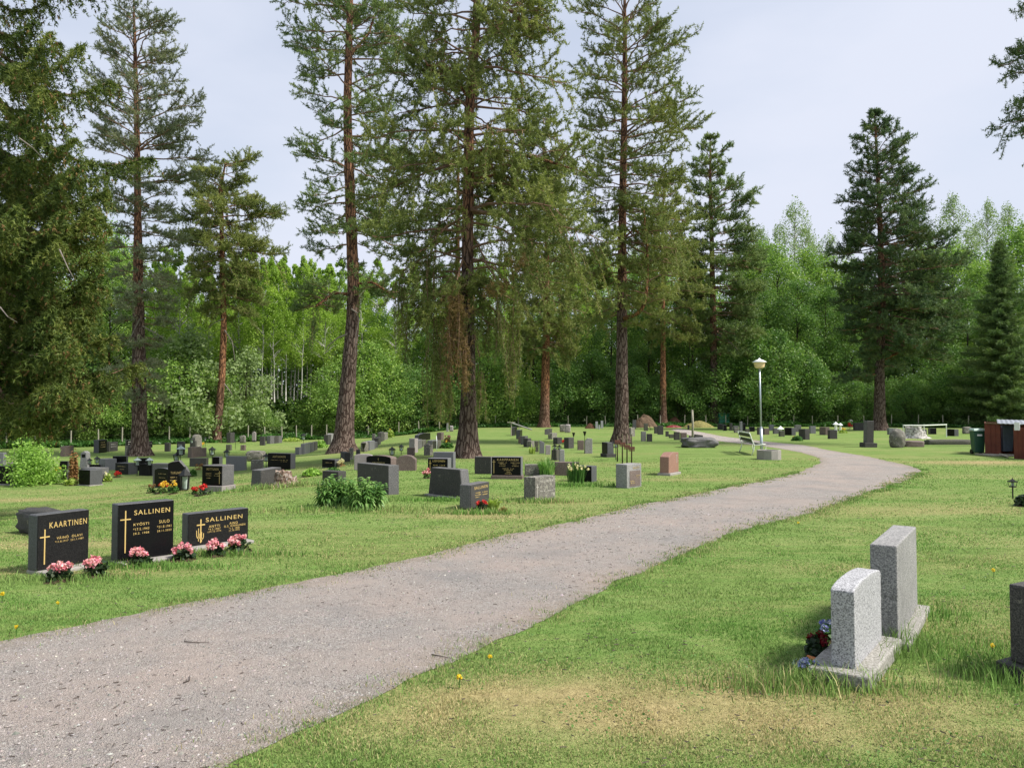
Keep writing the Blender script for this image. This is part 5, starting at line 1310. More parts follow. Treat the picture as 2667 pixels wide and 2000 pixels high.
for lb, m, xl, yl, xr, yr, h, sh, pl in (
    ('grey stone at the foot of the reddish pine, left one of a pair', 'grey', 1419, 1132, 1430, 1132, 14, 'flat', None),
    ('dark stone at the foot of the reddish pine, right one of a pair', 'dark', 1431, 1129, 1438, 1128, 12, 'flat', None),
    ('rough dark stone below the pair at the foot of the reddish pine', 'lichen', 1438, 1144, 1451, 1142, 15, 'flat', None),
    ('dark stone with red flowers at its right side', 'dark', 1452, 1157, 1464, 1156, 17, 'flat', None),
    ('violet dark upright stone right of the red flowers', 'dark', 1481, 1168, 1495, 1167, 28, 'flat', None),
    ('brown stone half behind the irregular grey one in the outer row', 'brown', 1505, 1172, 1521, 1172, 25, 'flat', None),
    ('irregular pale grey stone under a lantern in the outer row', 'weathered', 1523, 1181, 1543, 1181, 39, 'cut', None),
    ('dark upright stone with a pale right side on a plinth before the elbow limbed pine', 'black', 1568, 1189, 1582, 1191, 29, 'flat', (.12, .04, .05, .05, 'dark')),
    ('rough dark half of a twin boulder far right of the reddish pine', 'lichen', 1458, 1125, 1472, 1125, 19, 'rough', None),
    ('pinkish half of a twin boulder far right of the reddish pine', 'pink', 1472, 1127, 1486, 1127, 21, 'rough', None),
    ('left one of two white hook topped stones at the far fence', 'light', 1551, 1116, 1557, 1116, 18, 'flat', None),
    ('right one of two white stones at the far fence', 'light', 1565, 1115, 1571, 1115, 19, 'flat', None),
    ('little white stone between the two white ones at the far fence', 'light', 1559, 1118, 1563, 1118, 11, 'flat', None)):
    stone(lb, m, xl, yl, xr, yr, h, .24, sh, group=R, plinth=pl)
R = 'stones by the gravel bend'
for lb, m, xl, yl, xr, yr, h, sh in (
    ('grey stone with a pale right side before the brown soil heap', 'grey', 1648, 1117, 1657, 1117, 23, 'flat'),
    ('mottled stone right beside the elbow limbed pine trunk', 'lichen', 1643, 1137, 1654, 1136, 23, 'flat'),
    ('dark stone with white flowers below the brown soil heap', 'mossy', 1678, 1122, 1688, 1122, 19, 'flat'),
    ('left dark one of two stones before the slim orange pine', 'dark', 1705, 1129, 1713, 1129, 18, 'flat'),
    ('right taller one of two stones before the slim orange pine', 'dark', 1714, 1132, 1728, 1132, 24, 'low'),
    ('pale framed stone with black plates alone on the lawn', 'weathered', 1671, 1149, 1683, 1149, 25, 'flat'),
    ('dark stone touching the pale framed one on the lawn', 'dark', 1686, 1150, 1699, 1150, 20, 'flat'),
    ('small dark stone at the left end of the line before the wooden post', 'dark', 1735, 1137, 1742, 1137, 14, 'flat'),
    ('low mossy stone second in the line before the wooden post', 'mossy', 1744, 1141, 1755, 1141, 10, 'flat'),
    ('dark stone third in the line before the wooden post', 'dark', 1757, 1146, 1771, 1146, 21, 'flat'),
    ('brownish grey stone fourth in the line before the wooden post', 'brown', 1774, 1145, 1789, 1145, 18, 'flat'),
    ('low dark stone at the foot of the wooden post', 'dark', 1796, 1144, 1808, 1144, 9, 'flat'),
    ('low dark slanted stone behind the big slab boulder', 'dark', 1810, 1144, 1831, 1144, 13, 'slantl'),
    ('thin dark stone far behind the gravel bend', 'dark', 1792, 1119, 1796, 1119, 12, 'flat')):
    stone(lb, m, xl, yl, xr, yr, h, .24, sh, group=R)
R = 'stones beyond the path'
for lb, m, xl, yl, xr, yr, h, sh in (
    ('long dark slanted stone at the foot of the two stepped pine', 'dark', 1868, 1118, 1884, 1119, 15, 'slantl'),
    ('black stone right of the slanted one by the two stepped pine', 'black', 1885, 1122, 1893, 1122, 15, 'flat'),
    ('narrow dark stone with a pale lump on top before the green cabinet', 'dark', 1902, 1121, 1908, 1121, 19, 'flat'),
    ('low wide grey stone right of the green cabinet', 'grey', 1911, 1122, 1924, 1122, 13, 'flat'),
    ('dark rounded stone before the low wide grey one', 'lichen', 1914, 1127, 1925, 1127, 13, 'round'),
    ('tall lilac grey pillar stone left of the lamp post', 'smooth', 1928, 1128, 1934, 1128, 30, 'taper'),
    ('black upright stone behind the lilac grey pillar', 'black', 1936, 1123, 1942, 1123, 20, 'flat'),
    ('small mossy stone right of the lilac grey pillar', 'mossy', 1943, 1130, 1952, 1130, 12, 'flat'),
    ('low black stone halfway between the pillar stone and the lamp post', 'black', 1953, 1124, 1966, 1124, 12, 'flat'),
    ('dark stone directly behind the lamp post', 'dark', 1975, 1132, 1990, 1132, 19, 'flat'),
    ('brown black stone touching the lamp post from the right', 'brown', 1991, 1132, 2004, 1132, 16, 'flat'),
    ('grey far stone right of the lamp post near a fence post', 'smooth', 2005, 1121, 2016, 1121, 15, 'flat'),
    ('grey stone behind the white conical lantern', 'grey', 2016, 1130, 2031, 1130, 15, 'flat'),
    ('dark low stone with a pale right side under the white conical lantern', 'mossy', 2032, 1137, 2044, 1137, 15, 'flat'),
    ('black block right of the white conical lantern', 'black', 2044, 1133, 2062, 1134, 20, 'flat'),
    ('grey stone with a pink flower behind the evergreen clad one', 'grey', 2072, 1125, 2087, 1125, 18, 'flat'),
    ('dark stone with an evergreen plant at its front', 'dark', 2080, 1144, 2097, 1145, 27, 'flat'),
    ('bluish grey stone with a white candle on top', 'smooth', 2111, 1129, 2125, 1129, 19, 'flat'),
    ('brownish stone with a pale right side, widest beyond the path', 'brown', 2134, 1132, 2150, 1133, 20, 'flat'),
    ('dark grey square stone alone on the open grass beyond the path', 'dark', 2161, 1143, 2181, 1143, 23, 'flat'),
    ('long black stone at the fence behind the leaning tall stone', 'dark', 2226, 1121, 2252, 1121, 20, 'flat'),
    ('grey block right of the dense dark pine', 'smooth', 2316, 1132, 2338, 1132, 17, 'flat'),
    ('black stone with a pale frame under the white rail', 'black', 2423, 1131, 2439, 1131, 16, 'flat'),
    ('black block with a pale top at the right end of the white rail', 'black', 2464, 1135, 2486, 1136, 18, 'flat'),
    ('rough grey stone left of the green bin', 'lichen', 2511, 1130, 2531, 1130, 18, 'rough'),
    ('low grey stone half hidden by the big bleached stump', 'grey', 2392, 1132, 2414, 1132, 14, 'flat')):
    stone(lb, m, xl, yl, xr, yr, h, .3, sh, group=R)
stone('tall leaning dark stone on a square foot beside the path', 'dark', 2257, 1165, 2275, 1165, 57, .34, 'flat', plinth=(.2, .12, .1, .1, 'dark'), lean=.035)
# right foreground
stone('nearest pale speckled granite gravestone, seen from behind on a worn plinth', 'light', 2228, 1745, 2297, 1667, 202, .135, 'low', plinth=(.085, .11, .1, .12), base=.08, group=None, bw=.009)
stone('taller weathered grey gravestone standing behind the nearest pale granite one', 'weathered', 2340, 1667, 2390, 1580, 222, .17, 'flat', plinth=(.05, .08, .08, .05), base=.045, group=None, bw=.01)
stone('dark lichen spotted gravestone cut off by the right edge', 'dark', 2706, 1742, 2806, 1712, 200, .16, 'flat', plinth=(.1, .05, .08, .06, 'dark'), base=.1, group=None)

# ------------------------------------------------------------------ flowers and garden plants
def pl_root(name, label, cat, px, py, group=None): return thing(name, label, cat, at(px, py), 0, group)
def sc_at(px, py): return at(px, py).y / F
def bloom_blob(mb, c, r, rng, n=40, size=.02, mi=0):
    q = unit(rng.normal(0, 1, (n, 3))) * r * rng.uniform(.6, 1, (n, 1)); leaves(mb, c + q, rng, size, .2, mi, .85)
def flower(label, px, py, wpx, hpx, leafm, petm, nb=9, group=None, seed=1, leafn=150, br=.035, cat='flower', lsz=.05, spread=.8, name='flower_plant', pet2=None):
    rng = np.random.default_rng(seed); k = sc_at(px, py); r = pl_root(name, label, cat, px, py, group)
    w, h = wpx * k / 2, hpx * k
    ml, mp = MB(), MB()
    q = unit(rng.normal(0, 1, (leafn, 3))) * rng.uniform(.35, 1, (leafn, 1)); q[:, 2] = np.abs(q[:, 2])
    leaves(ml, q * np.array([w, w, h * .72]) + np.array([0, 0, .02]), rng, lsz, .8, 0, .75)
    for _ in range(max(5, nb // 2)):
        a = rng.uniform(0, 6.28); ml.tube(np.array([[0, 0, 0], [math.cos(a) * w * .4, math.sin(a) * w * .4, h * .6]]), .004, 4, 0, False)
    ml.build('foliage', M[leafm], r)
    if py > 1230 and name == 'flower_plant':
        ms = MB(); nn = 18; th = np.linspace(0, 6.283, nn, endpoint=False); er = w * (1.05 + .25 * rng.uniform(-1, 1, nn))
        ms.add([(0, 0, .018)] + [(er[q] * .6 * math.cos(th[q]), er[q] * .6 * math.sin(th[q]), .016 + .01 * rng.uniform()) for q in range(nn)] + [(er[q] * math.cos(th[q]), er[q] * math.sin(th[q]), .001) for q in range(nn)], [(0, 1 + q, 1 + (q + 1) % nn) for q in range(nn)])
        ms.Fc.append((np.array([(1 + q, 1 + nn + q, 1 + nn + (q + 1) % nn, 1 + (q + 1) % nn) for q in range(nn)]), 0)); ms.build('soil', M['soil'], r)
    for i in range(nb):
        a = rng.uniform(0, 6.28); rr = math.sqrt(rng.uniform(0, 1)) * spread
        c = np.array([w * rr * math.cos(a), w * rr * math.sin(a), h * (.98 - .5 * rr * rr) * rng.uniform(.8, 1)])
        bloom_blob(mp, c, br * rng.uniform(.7, 1.2), rng, 26, br * .95)
    if mp.n: mp.build('blooms', M[petm], r)
    if pet2:
        m2 = MB()
        for i in range(nb // 2 + 1):
            a = rng.uniform(0, 6.28); rr = math.sqrt(rng.uniform(0, 1)) * spread
            bloom_blob(m2, np.array([w * rr * math.cos(a), w * rr * math.sin(a), h * (.8 - .5 * rr * rr)]), br * .9, rng, 22, br * .9)
        m2.build('blooms', M[pet2], r)
    return r
for i, (lb, px, py, w, h, nb) in enumerate((
    ('pink begonia at the foot of the nearest left black gravestone', 158, 1512, 74, 52, 11), ('pink begonia between the nearest left and the tallest black gravestones', 250, 1497, 70, 48, 10), ('pink begonia in the middle before the tallest black gravestone', 363, 1471, 64, 46, 11),
    ('pink begonia between the tallest and the lowest black gravestones', 477, 1458, 64, 42, 10), ('pink begonia before the middle of the lowest black gravestone', 565, 1447, 58, 44, 10), ('deepest pink begonia at the right end of the lowest black gravestone', 622, 1437, 62, 46, 13))):
    flower(lb, px, py, w, h, 'begleaf', 'pinkp', nb, 'pink begonias before the three black gravestones', 10 + i, 120, .03, lsz=.055)
flower('red flowers before the dark stone with the pale sloping top', 305, 1243, 22, 14, 'greenleaf', 'redp', 9, None, 30, 60, .045, lsz=.05)
flower('yellow pansies with orange ones below, before the curved topped black stone', 422, 1285, 38, 34, 'greenleaf', 'yellowp', 8, None, 31, 120, .04, pet2='redp')
flower('pale yellow pansies between the curved topped and the slanted black stones', 452, 1286, 30, 32, 'greenleaf', 'yellowp', 7, None, 32, 110, .035)
flower('low mixed flowers at the left of the curved topped black stone', 395, 1283, 26, 24, 'greenleaf', 'dead', 5, None, 33, 100, .035)
flower('red begonia with dark leaves before the black faced gravestone with a broad pale side', 530, 1290, 42, 28, 'begleaf', 'redp', 7, None, 34, 120, .045)
flower('red tulip like flower left of the dark leaved begonia', 508, 1288, 16, 20, 'greenleaf', 'redp', 3, None, 35, 50, .05)
flower('red flower clump before the sideways dark brown gravestone', 1255, 1330, 36, 30, 'begleaf', 'redp', 6, None, 36, 110, .03)
flower('red flowers at the right of a dark stone in the outer row', 1468, 1158, 14, 12, 'greenleaf', 'redp', 7, None, 37, 40, .05)
flower('red flowers with a pale lump at the far fence, left of the leaning tall stone', 2213, 1122, 18, 22, 'begleaf', 'redp', 7, None, 38, 60, .08)
flower('pale pink flowers at the left foot of the largest dark speckled slab', 1112, 1246, 24, 26, 'greenleaf', 'pinkp', 5, None, 39, 90, .04)
flower('withered orange flowers before the wide low dark stone', 520, 1224, 34, 18, 'dead', 'dead', 5, None, 40, 90, .05)
flower('white dried flowers beside the low black lettered stone', 888, 1216, 22, 18, 'dead', 'whitep', 9, None, 41, 50, .05)
flower('brown dead shrub behind the crooked footed pine, by the far fence', 938, 1134, 34, 26, 'dead', 'dead', 4, None, 42, 220, .08, 'shrub', .16, .8, 'shrub')
flower('pinkish shrub above the leafy flower bed before the thickest pine', 1166, 1153, 22, 22, 'dead', 'pinkp', 4, None, 43, 140, .05, 'shrub', .1, .8, 'shrub')
flower('green leafy flower bed left of the thickest pine foot', 1163, 1167, 38, 20, 'greenleaf', 'yellowp', 2, None, 44, 260, .03, 'plant', .12)
flower('tall bright green plant at the end of the row right of the crooked pine', 1017, 1140, 20, 30, 'yellowleaf', 'yellowp', 2, None, 45, 200, .04, 'plant', .16)
flower('round green perennial left of the low black lettered stone', 812, 1240, 50, 26, 'shrub', 'yellowp', 0, None, 46, 420, .03, 'plant', .09)
flower('small green perennial before the low black lettered stone', 868, 1232, 36, 18, 'greenleaf', 'yellowp', 0, None, 47, 240, .03, 'plant', .09)
flower('green perennial above the lying lilies, left of the black faced gravestone', 502, 1240, 22, 22, 'greenleaf', 'yellowp', 0, None, 48, 200, .03, 'plant', .1)
flower('pale yellow green perennial right of the grey stone near the juniper', 280, 1254, 24, 28, 'yellowleaf', 'whitep', 3, None, 49, 140, .03, 'plant', .08)
flower('yellow green perennial at the foot of the dried juniper', 184, 1264, 30, 24, 'yellowleaf', 'yellowp', 0, None, 50, 120, .03, 'plant', .14)
flower('orange flower clump at the right edge of the bright bush', 152, 1232, 18, 16, 'greenleaf', 'yellowp', 4, None, 51, 80, .05)
flower('evergreen plant creeping before a dark stone beyond the path', 2076, 1148, 30, 16, 'greenleaf', 'redp', 1, None, 52, 240, .03, 'plant', .14)
flower('low yellow shrubs by the fence left of the leaning tall stone', 2195, 1128, 24, 14, 'yellowleaf', 'yellowp', 3, None, 53, 120, .06, 'plant', .14)
flower('low pale juniper cushion on the lawn before the birch stems', 758, 1150, 56, 14, 'yellowleaf', 'yellowp', 0, None, 54, 360, .03, 'shrub', .14, .8, 'shrub')
flower('green shrub just left of the pale slim stones by the crooked pine', 835, 1166, 38, 26, 'shrub', 'yellowp', 0, None, 55, 420, .03, 'shrub', .14, .8, 'shrub')
flower('white flowers in a bowl below the brown soil heap', 1693, 1122, 16, 14, 'greenleaf', 'whitep', 6, None, 56, 50, .05)
flower('dark leaved cushion plant at the right edge behind the small lantern', 2668, 1318, 46, 40, 'begleaf', 'redp', 0, None, 57, 320, .03, 'plant', .07)
flower('yellow flowers at the foot of the pale rounded lichen stone', 530, 1164, 14, 12, 'yellowleaf', 'yellowp', 5, None, 58, 50, .06)
# pansies with red roses behind the nearest granite stone
flower('pale and deep blue pansies beside the top of the nearest granite plinth', 2155, 1668, 64, 52, 'greenleaf', 'bluep', 7, None, 60, 160, .028, lsz=.04)
flower('blue pansies at the lower left corner of the nearest granite plinth', 2098, 1765, 64, 54, 'greenleaf', 'bluep', 6, None, 61, 240, .024, lsz=.04)
flower('dark red flowers in dark leaves left of the nearest granite gravestone', 2128, 1715, 62, 70, 'begleaf', 'darkredp', 6, None, 62, 300, .026, lsz=.045)
flower('wilted pink flower in a dark pot between the two pale right gravestones', 2310, 1660, 26, 66, 'begleaf', 'pinkp', 2, None, 63, 60, .03, lsz=.05, spread=.5)
def brick():
    a = at(2126, 1738); mb = MB(); mb.box((0, 0, .035), (.13, .035, .07)); o = mb.build('clay_shard', flat('orange_clay', (.42, .14, .05), .9)); o.location = a; o.rotation_euler = (.5, .2, -.5)
    tag(o, 'orange clay shard leaning against the nearest granite plinth', 'shard'); bevel(o, .006)
brick()
def strap_clump(label, px, py, wpx, hpx, mname, n, wid, seed, name='lily_clump', cat='plant', group=None, arch=.9, blooms=None, nbl=8, stalk=False):
    """long arching leaves from one rootstock"""
    rng = np.random.default_rng(seed); k = sc_at(px, py); r = pl_root(name, label, cat, px, py, group)
    w, h = wpx * k / 2, hpx * k; mb = MB()
    for _ in range(n):
        a = rng.uniform(0, 6.28); q = math.sqrt(rng.uniform(0, 1))
        b = np.array([math.cos(a), math.sin(a), 0]) * w * q * .6
        d = np.array([math.cos(a + rng.normal(0, .7)), math.sin(a + rng.normal(0, .7)), 0])
        H = h * rng.uniform(.55, 1.05) * (1 - .35 * q); Lx = w * rng.uniform(.2, .75) * arch
        s = np.linspace(0, 1, 6)
        Z = H * (s * (2.1 - 1.1 * s * arch)) * (1 if arch < .5 else .95); P = b + d * (Lx * s ** 1.6)[:, None] + np.array([0, 0, 1]) * Z[:, None]
        sd_ = np.array([-d[1], d[0], 0]); ww = wid * np.array([.5, .9, 1, .85, .5, .05]) / 2 * rng.uniform(.7, 1.3)
        V = np.concatenate([P - sd_ * ww[:, None], P + sd_ * ww[:, None] + np.array([0, 0, .15 * wid])])
        mb.add(V, [(i, i + 1, i + 7, i + 6) for i in range(5)])
    mb.build('foliage', M[mname], r)
    if blooms:
        mp = MB(); ms = MB()
        for _ in range(nbl):
            a = rng.uniform(0, 6.28); q = rng.uniform(.1, .9); c = np.array([math.cos(a) * w * q, math.sin(a) * w * q, h * rng.uniform(.85, 1.12)])
            bloom_blob(mp, c, .03, rng, 16, .04); ms.tube(np.array([c * [.5, .5, 0], c]), .004, 4, 0, False)
        mp.build('blooms', M[blooms], r); ms.build('stalks', M[mname], r)
    return r
def lily_mass(label, px, py, wpx, hpx, seed):
    """upright stems clothed in short pointed leaves"""
    rng = np.random.default_rng(seed); k = sc_at(px, py); r = pl_root('lily_clump', label, 'plant', px, py, 'leafy lily clumps'); w, h = wpx * k / 2, hpx * k; mb = MB()
    for _ in range(70):
        a = rng.uniform(0, 6.28); q = math.sqrt(rng.uniform(0, 1))
        base = np.array([math.cos(a) * w * q * .75, math.sin(a) * w * q * .55, 0]); hh = h * rng.uniform(.75, 1.05) * (1 - .25 * q * q)
        tip = base * 1.35 + np.array([0, 0, hh])
        mb.tube(np.array([base, (base + tip) / 2, tip]), .006, 4, 0, False)
        for s in np.linspace(.15, 1, 15):
            p = base + (tip - base) * s; b = rng.uniform(0, 6.28); d = np.array([math.cos(b), math.sin(b), 0])
            l = rng.uniform(.11, .18) * (1.1 - .4 * s); u = np.linspace(0, 1, 4)
            up = .5 if s > .9 else rng.uniform(-.1, .35)
            P = p + d * (l * u)[:, None] + np.array([0, 0, 1]) * (l * (up * u - (.55 + .3 * (s < .6)) * u * u))[:, None]
            ww = np.array([.4, 1, .75, .05]) * .017; sd_ = np.array([-d[1], d[0], .25])
            mb.add(np.concatenate([P - sd_ * ww[:, None], P + sd_ * ww[:, None]]), [(i, i + 1, i + 5, i + 4) for i in range(3)])
    mb.build('foliage', M['lily'], r)
lily_mass('broad clump of pointed lily leaves before the low dark stone, left one', 872, 1318, 104, 78, 70)
lily_mass('broad clump of pointed lily leaves before the large blank slab, right one', 948, 1326, 112, 80, 71)
strap_clump('bright green day lily clump before the rough dark brown stone', 1422, 1240, 62, 46, 'lily', 130, .03, 72, arch=.75)
strap_clump('clump of white and yellow narcissus before the black stone with a pale side', 1500, 1262, 72, 46, 'greenleaf', 170, .018, 73, arch=.35, blooms='whitep', nbl=14, name='narcissus_clump', cat='flower')
strap_clump('yellow green hosta right of the red flowers by the sideways dark brown gravestone', 1284, 1328, 44, 36, 'yellowleaf', 60, .05, 74, arch=1.0, name='hosta_plant')
strap_clump('thin dry plant right of the yellow green hosta', 1312, 1334, 30, 18, 'dead', 50, .008, 75, arch=.9, name='dry_plant')
strap_clump('yellow iris like leaves at the foot of the mossy leaning stone', 1386, 1182, 26, 20, 'yellowleaf', 50, .03, 76, arch=.6, name='iris_clump')
def bush(label, px, py, wpx, hpx, mname, n, lsz, seed, name='bush', cat='bush', pw=1.0, dp=1.0):
    rng = np.random.default_rng(seed); k = sc_at(px, py); r = pl_root(name, label, cat, px, py); w, h = wpx * k / 2, hpx * k; mb, ms = MB(), MB()
    C = []
    for _ in range(26):
        u = unit(rng.normal(0, 1, 3)); u[2] = abs(u[2]); C.append(u * np.array([w * .8, w * .8 * dp, h * .85]) * rng.uniform(.4, 1)); ms.tube(np.array([[0, 0, 0], C[-1] * .5 + [0, 0, .1], C[-1]]), [.02, .012, .005], 4, 0, False)
    q = np.concatenate([c + rng.normal(0, 1, (n // 26, 3)) * np.array([w, w * dp, h]) * .17 for c in C]); q = q[q[:, 2] > .02]
    leaves(mb, q, rng, lsz, .5); ms.build('stems', M['twig'], r); mb.build('foliage', M[mname], r)
bush('bright light green bush under the drooping spruce at the left', 84, 1262, 165, 132, 'shrub', 6500, .085, 80)
bush('dead brown columnar juniper beside the black faced stone', 191, 1262, 26, 98, 'dead', 1500, .08, 81, 'juniper', 'juniper')

# ------------------------------------------------------------------ stumps, boulders, soil
def rough_thing(name, label, cat, px, py, wpx, hpx, m, dep=1.0, seed=1, boxy=.6, amp=.16, rz=0, group=None, sink=.12, freq=2.0):
    k = sc_at(px, py); w, h = wpx * k, hpx * k; mb = MB(); rock(mb, (0, 0, h * (.5 - sink / 2)), (w, w * dep, h * (1 + sink)), seed, boxy, amp, ICO4, 0, 0, freq)
    o = mb.build(name, M[m], None, True); o.location = at(px, py) + Vector((0, w * dep * .35, 0)); o.rotation_euler = (0, 0, rz); return tag(o, label, cat, group)
def stump(label, px, py, wpx, hpx, m, seed, hollow=True):
    rng = np.random.default_rng(seed); k = sc_at(px, py); R_, h = wpx * k / 2, hpx * k; mb = MB(); n = 48; th = np.linspace(0, 2 * np.pi, n, endpoint=False)
    zs = np.linspace(-.05, 1, 12); rows = []
    jag = h * (.72 + .28 * vn(np.cos(th) * 2.2 + 5, np.sin(th) * 2.2 + 5, 1.6, seed)) * (1 - .35 * (np.cos(th) * .6 > .2))
    for z in zs:
        root = 1 + (.28 + .3 * np.maximum(0, np.cos(th * 5 + seed))) * np.exp(-max(z, 0) / .22)
        rr = R_ * .68 * root * (1 + .1 * (vn(th * 3, th * 0 + z * 4, 1.5, seed + 3) - .5)) * (1 - .12 * z)
        rows.append(np.stack([rr * np.cos(th), rr * np.sin(th), jag * z], 1))
    for f, zz in ((.62, .92), (.45, .5), (.0, .4)):
        rows.append(np.stack([R_ * .6 * f * np.cos(th), R_ * .6 * f * np.sin(th), jag * zz * rng.uniform(.8, 1.05, n)], 1))
    V = np.concatenate(rows); mm = len(rows); i = np.arange(mm - 1)[:, None] * n; j = np.arange(n)[None]
    mb.add(V, np.stack([i + j, i + (j + 1) % n, i + n + (j + 1) % n, i + n + j], -1).reshape(-1, 4))
    o = mb.build('tree_stump', M[m], None, False); o.location = at(px, py) + Vector((0, R_ * .5, 0)); return tag(o, label, 'stump')
stump('rotten hollow stump with red brown wood before the dark tilted stone', 738, 1268, 88, 46, 'stumpwood', 5)
stump('big bleached stump with spreading roots under the white rail', 2394, 1142, 78, 34, 'birchstump', 8)
rough_thing('boulder', 'long flat topped boulder slab lying by the gravel bend', 'boulder', 1826, 1166, 88, 26, 'grey', .7, 3, .55, .2)
rough_thing('boulder', 'upright pointed grey boulder left of the low reddish block', 'boulder', 2343, 1166, 38, 50, 'lichen', .8, 6, .9, .18)
rough_thing('stone_block', 'low reddish grey block right of the upright boulder', 'stone block', 2383, 1164, 50, 16, 'brown', .5, 7, .35, .1)
rough_thing('stone_kerb', 'long low mossy kerb stone left of the green bin', 'kerb', 2474, 1158, 118, 13, 'mossy', .2, 8, .25, .12)
def mound(name, label, cat, px, py, wpx, hpx, m, dep=.7, seed=1, pw=1.3, amp=.25):
    k = sc_at(px, py); R_, h = wpx * k / 2, hpx * k; n, rr = 40, 12; mb = MB()
    th = np.linspace(0, 2 * np.pi, n, endpoint=False); r = np.linspace(0.001, 1, rr)
    X = r[:, None] * np.cos(th); Y = r[:, None] * np.sin(th)
    edge = 1 + .25 * (vn(np.cos(th) * 2 + 9, np.sin(th) * 2 + 9, 1.3, seed) - .5)
    Z = h * (1 - r[:, None] ** 1.5) ** pw * (1 + amp * 2 * (fbm(X + 9, Y + 9, 2.2, seed) - .5)) + h * .12 * (vn(X + 9, Y + 9, 9, seed + 5) - .5) * (r[:, None] < .98) - .03 * (r[:, None] > .98)
    i = np.arange(rr - 1)[:, None] * n; jj = np.arange(n)[None]
    mb.add(np.stack([X * R_ * edge, Y * R_ * dep * edge, Z], -1).reshape(-1, 3), np.stack([i + jj, i + n + jj, i + n + (jj + 1) % n, i + (jj + 1) % n], -1).reshape(-1, 4))
    o = mb.build(name, M[m], None, False); o.location = at(px, py) + Vector((0, R_ * dep * .8, 0)); return tag(o, label, cat)
mound('soil_heap', 'brown heap of soil behind the elbow limbed pine', 'soil heap', 1682, 1114, 66, 32, 'brownsoil', .7, 9, .9)
mound('soil_heap', 'red brown pointed heap of soil over a dark red tarp', 'soil heap', 1760, 1111, 60, 24, 'redsoil', .7, 10, 1.25, .15)
mound('tarp', 'dark red tarp spread at the foot of the pointed soil heap', 'tarp', 1756, 1114, 44, 7, 'redtarp', .5, 11, .8)
mound('grass_bank', 'dry yellow grassy bank left of the two stepped pine', 'bank', 1822, 1114, 88, 18, 'straw', .5, 12, .9)
mound('soil_heap', 'small orange brown earth pile at the far fence before the elbow limbed pine', 'soil heap', 1538, 1116, 28, 12, 'redsoil', .6, 13, .9)
rough_thing('pot_lump', 'pale rough lump above the red flowers at the far fence', 'stone', 2217, 1112, 15, 18, 'weathered', .8, 14, .8, .18)

# ------------------------------------------------------------------ lamp post, bench, well ring, rakes and the rest
def lamp():
    p = at(1984, 1186); k = p.y / F; H = 250 * k
    r = thing('street_lamp', 'grey lamp post with a white cap and amber shade beside the path', 'street lamp', p)
    r.rotation_euler = (0, -.014, 0)
    mb = MB(); mb.tube(np.array([(0, 0, -.05), (0, 0, H * .275)]), .052, 14); mb.tube(np.array([(0, 0, H * .275), (0, 0, H * .3)]), [.052, .032], 14, 0, False); mb.tube(np.array([(0, 0, H * .29), (0, 0, H * .925)]), .03, 14)
    mb.build('pole', M['galv'], r, True)
    mb = MB(); mb.lathe([(.0, H * .905), (.1, H * .905), (.165, H * .916), (.205, H * .966), (.0, H * .966)], n=24); mb.build('lamp_shade', M['amber'], r)
    mb = MB(); mb.lathe([(.0, H * .9665), (.245, H * .9665), (.25, H * .972), (.13, H * .991), (.05, H), (.02, H * 1.012), (0, H * 1.014)], n=28); mb.build('cap', M['white'], r, True)
lamp()
def bench():
    a, b = at(1930, 1176), at(1962, 1186)          # the two end frames
    d = (a - b); d.z = 0; Lb = d.length; mid = (a + b) / 2
    rz = math.atan2(d.y, d.x) - math.pi / 2        # local y runs along the bench, local x toward the seat side
    r = thing('park_bench', 'white framed bench with dark slats seen from behind, by the lamp post', 'bench', mid, rz)
    s = -1 if (Matrix.Rotation(rz, 3, 'Z') @ Vector((1, 0, 0))).x < 0 else 1
    def pt(x, y, z): return (x * s, y, z)
    for y in (-Lb / 2, Lb / 2):
        mb = MB()
        mb.tube(np.array([pt(-.06, y, 0), pt(.02, y, .2), pt(.04, y, .36), pt(-.03, y, .52), pt(-.1, y, .74), pt(-.13, y, .8)]), .02, 8)
        mb.tube(np.array([pt(.04, y, .36), pt(.2, y, .38), pt(.42, y, .4), pt(.46, y, .36), pt(.42, y, .2), pt(.47, y, 0)]), .02, 8)
        mb.build('frame', M['benchwhite'], r, True)
    mb = MB(); mb.tube(np.array([pt(-.13, -Lb / 2, .8), pt(-.13, Lb / 2, .8)]), .022, 8); mb.tube(np.array([pt(-.06, -Lb / 2, .6), pt(-.06, Lb / 2, .6)]), .012, 6); mb.build('rail', M['benchwhite'], r, True)
    for x, z in ((-.105, .71), (-.045, .53)):
        mb = MB(); mb.box(pt(x + .025, 0, z), (.025, Lb * .96, .12)); bevel(mb.build('backrest_slat', M['benchwood'], r), .004)
    for x in (.1, .22, .34):
        mb = MB(); mb.box(pt(x, 0, .415), (.1, Lb * .98, .025)); bevel(mb.build('seat_slat', M['benchwood'] if x < .3 else M['wood'], r), .004)
bench()
def well_ring():
    p = at(2012, 1198); k = p.y / F; R_, h = 31 * k, 25 * k
    r = thing('concrete_ring', 'squat many sided concrete ring set on the lawn at the lamp post', 'planter', p + Vector((0, R_ * .9, 0)), .2)
    mb = MB(); mb.lathe([(R_, -.03), (R_, h), (R_ * .84, h), (R_ * .84, h * .55)], n=10); bevel(mb.build('wall', M['concrete'], r), .012)
    mb = MB(); mb.lathe([(R_ * .85, h * .62), (0, h * .66)], n=20); mb.build('fill', M['soil'], r)
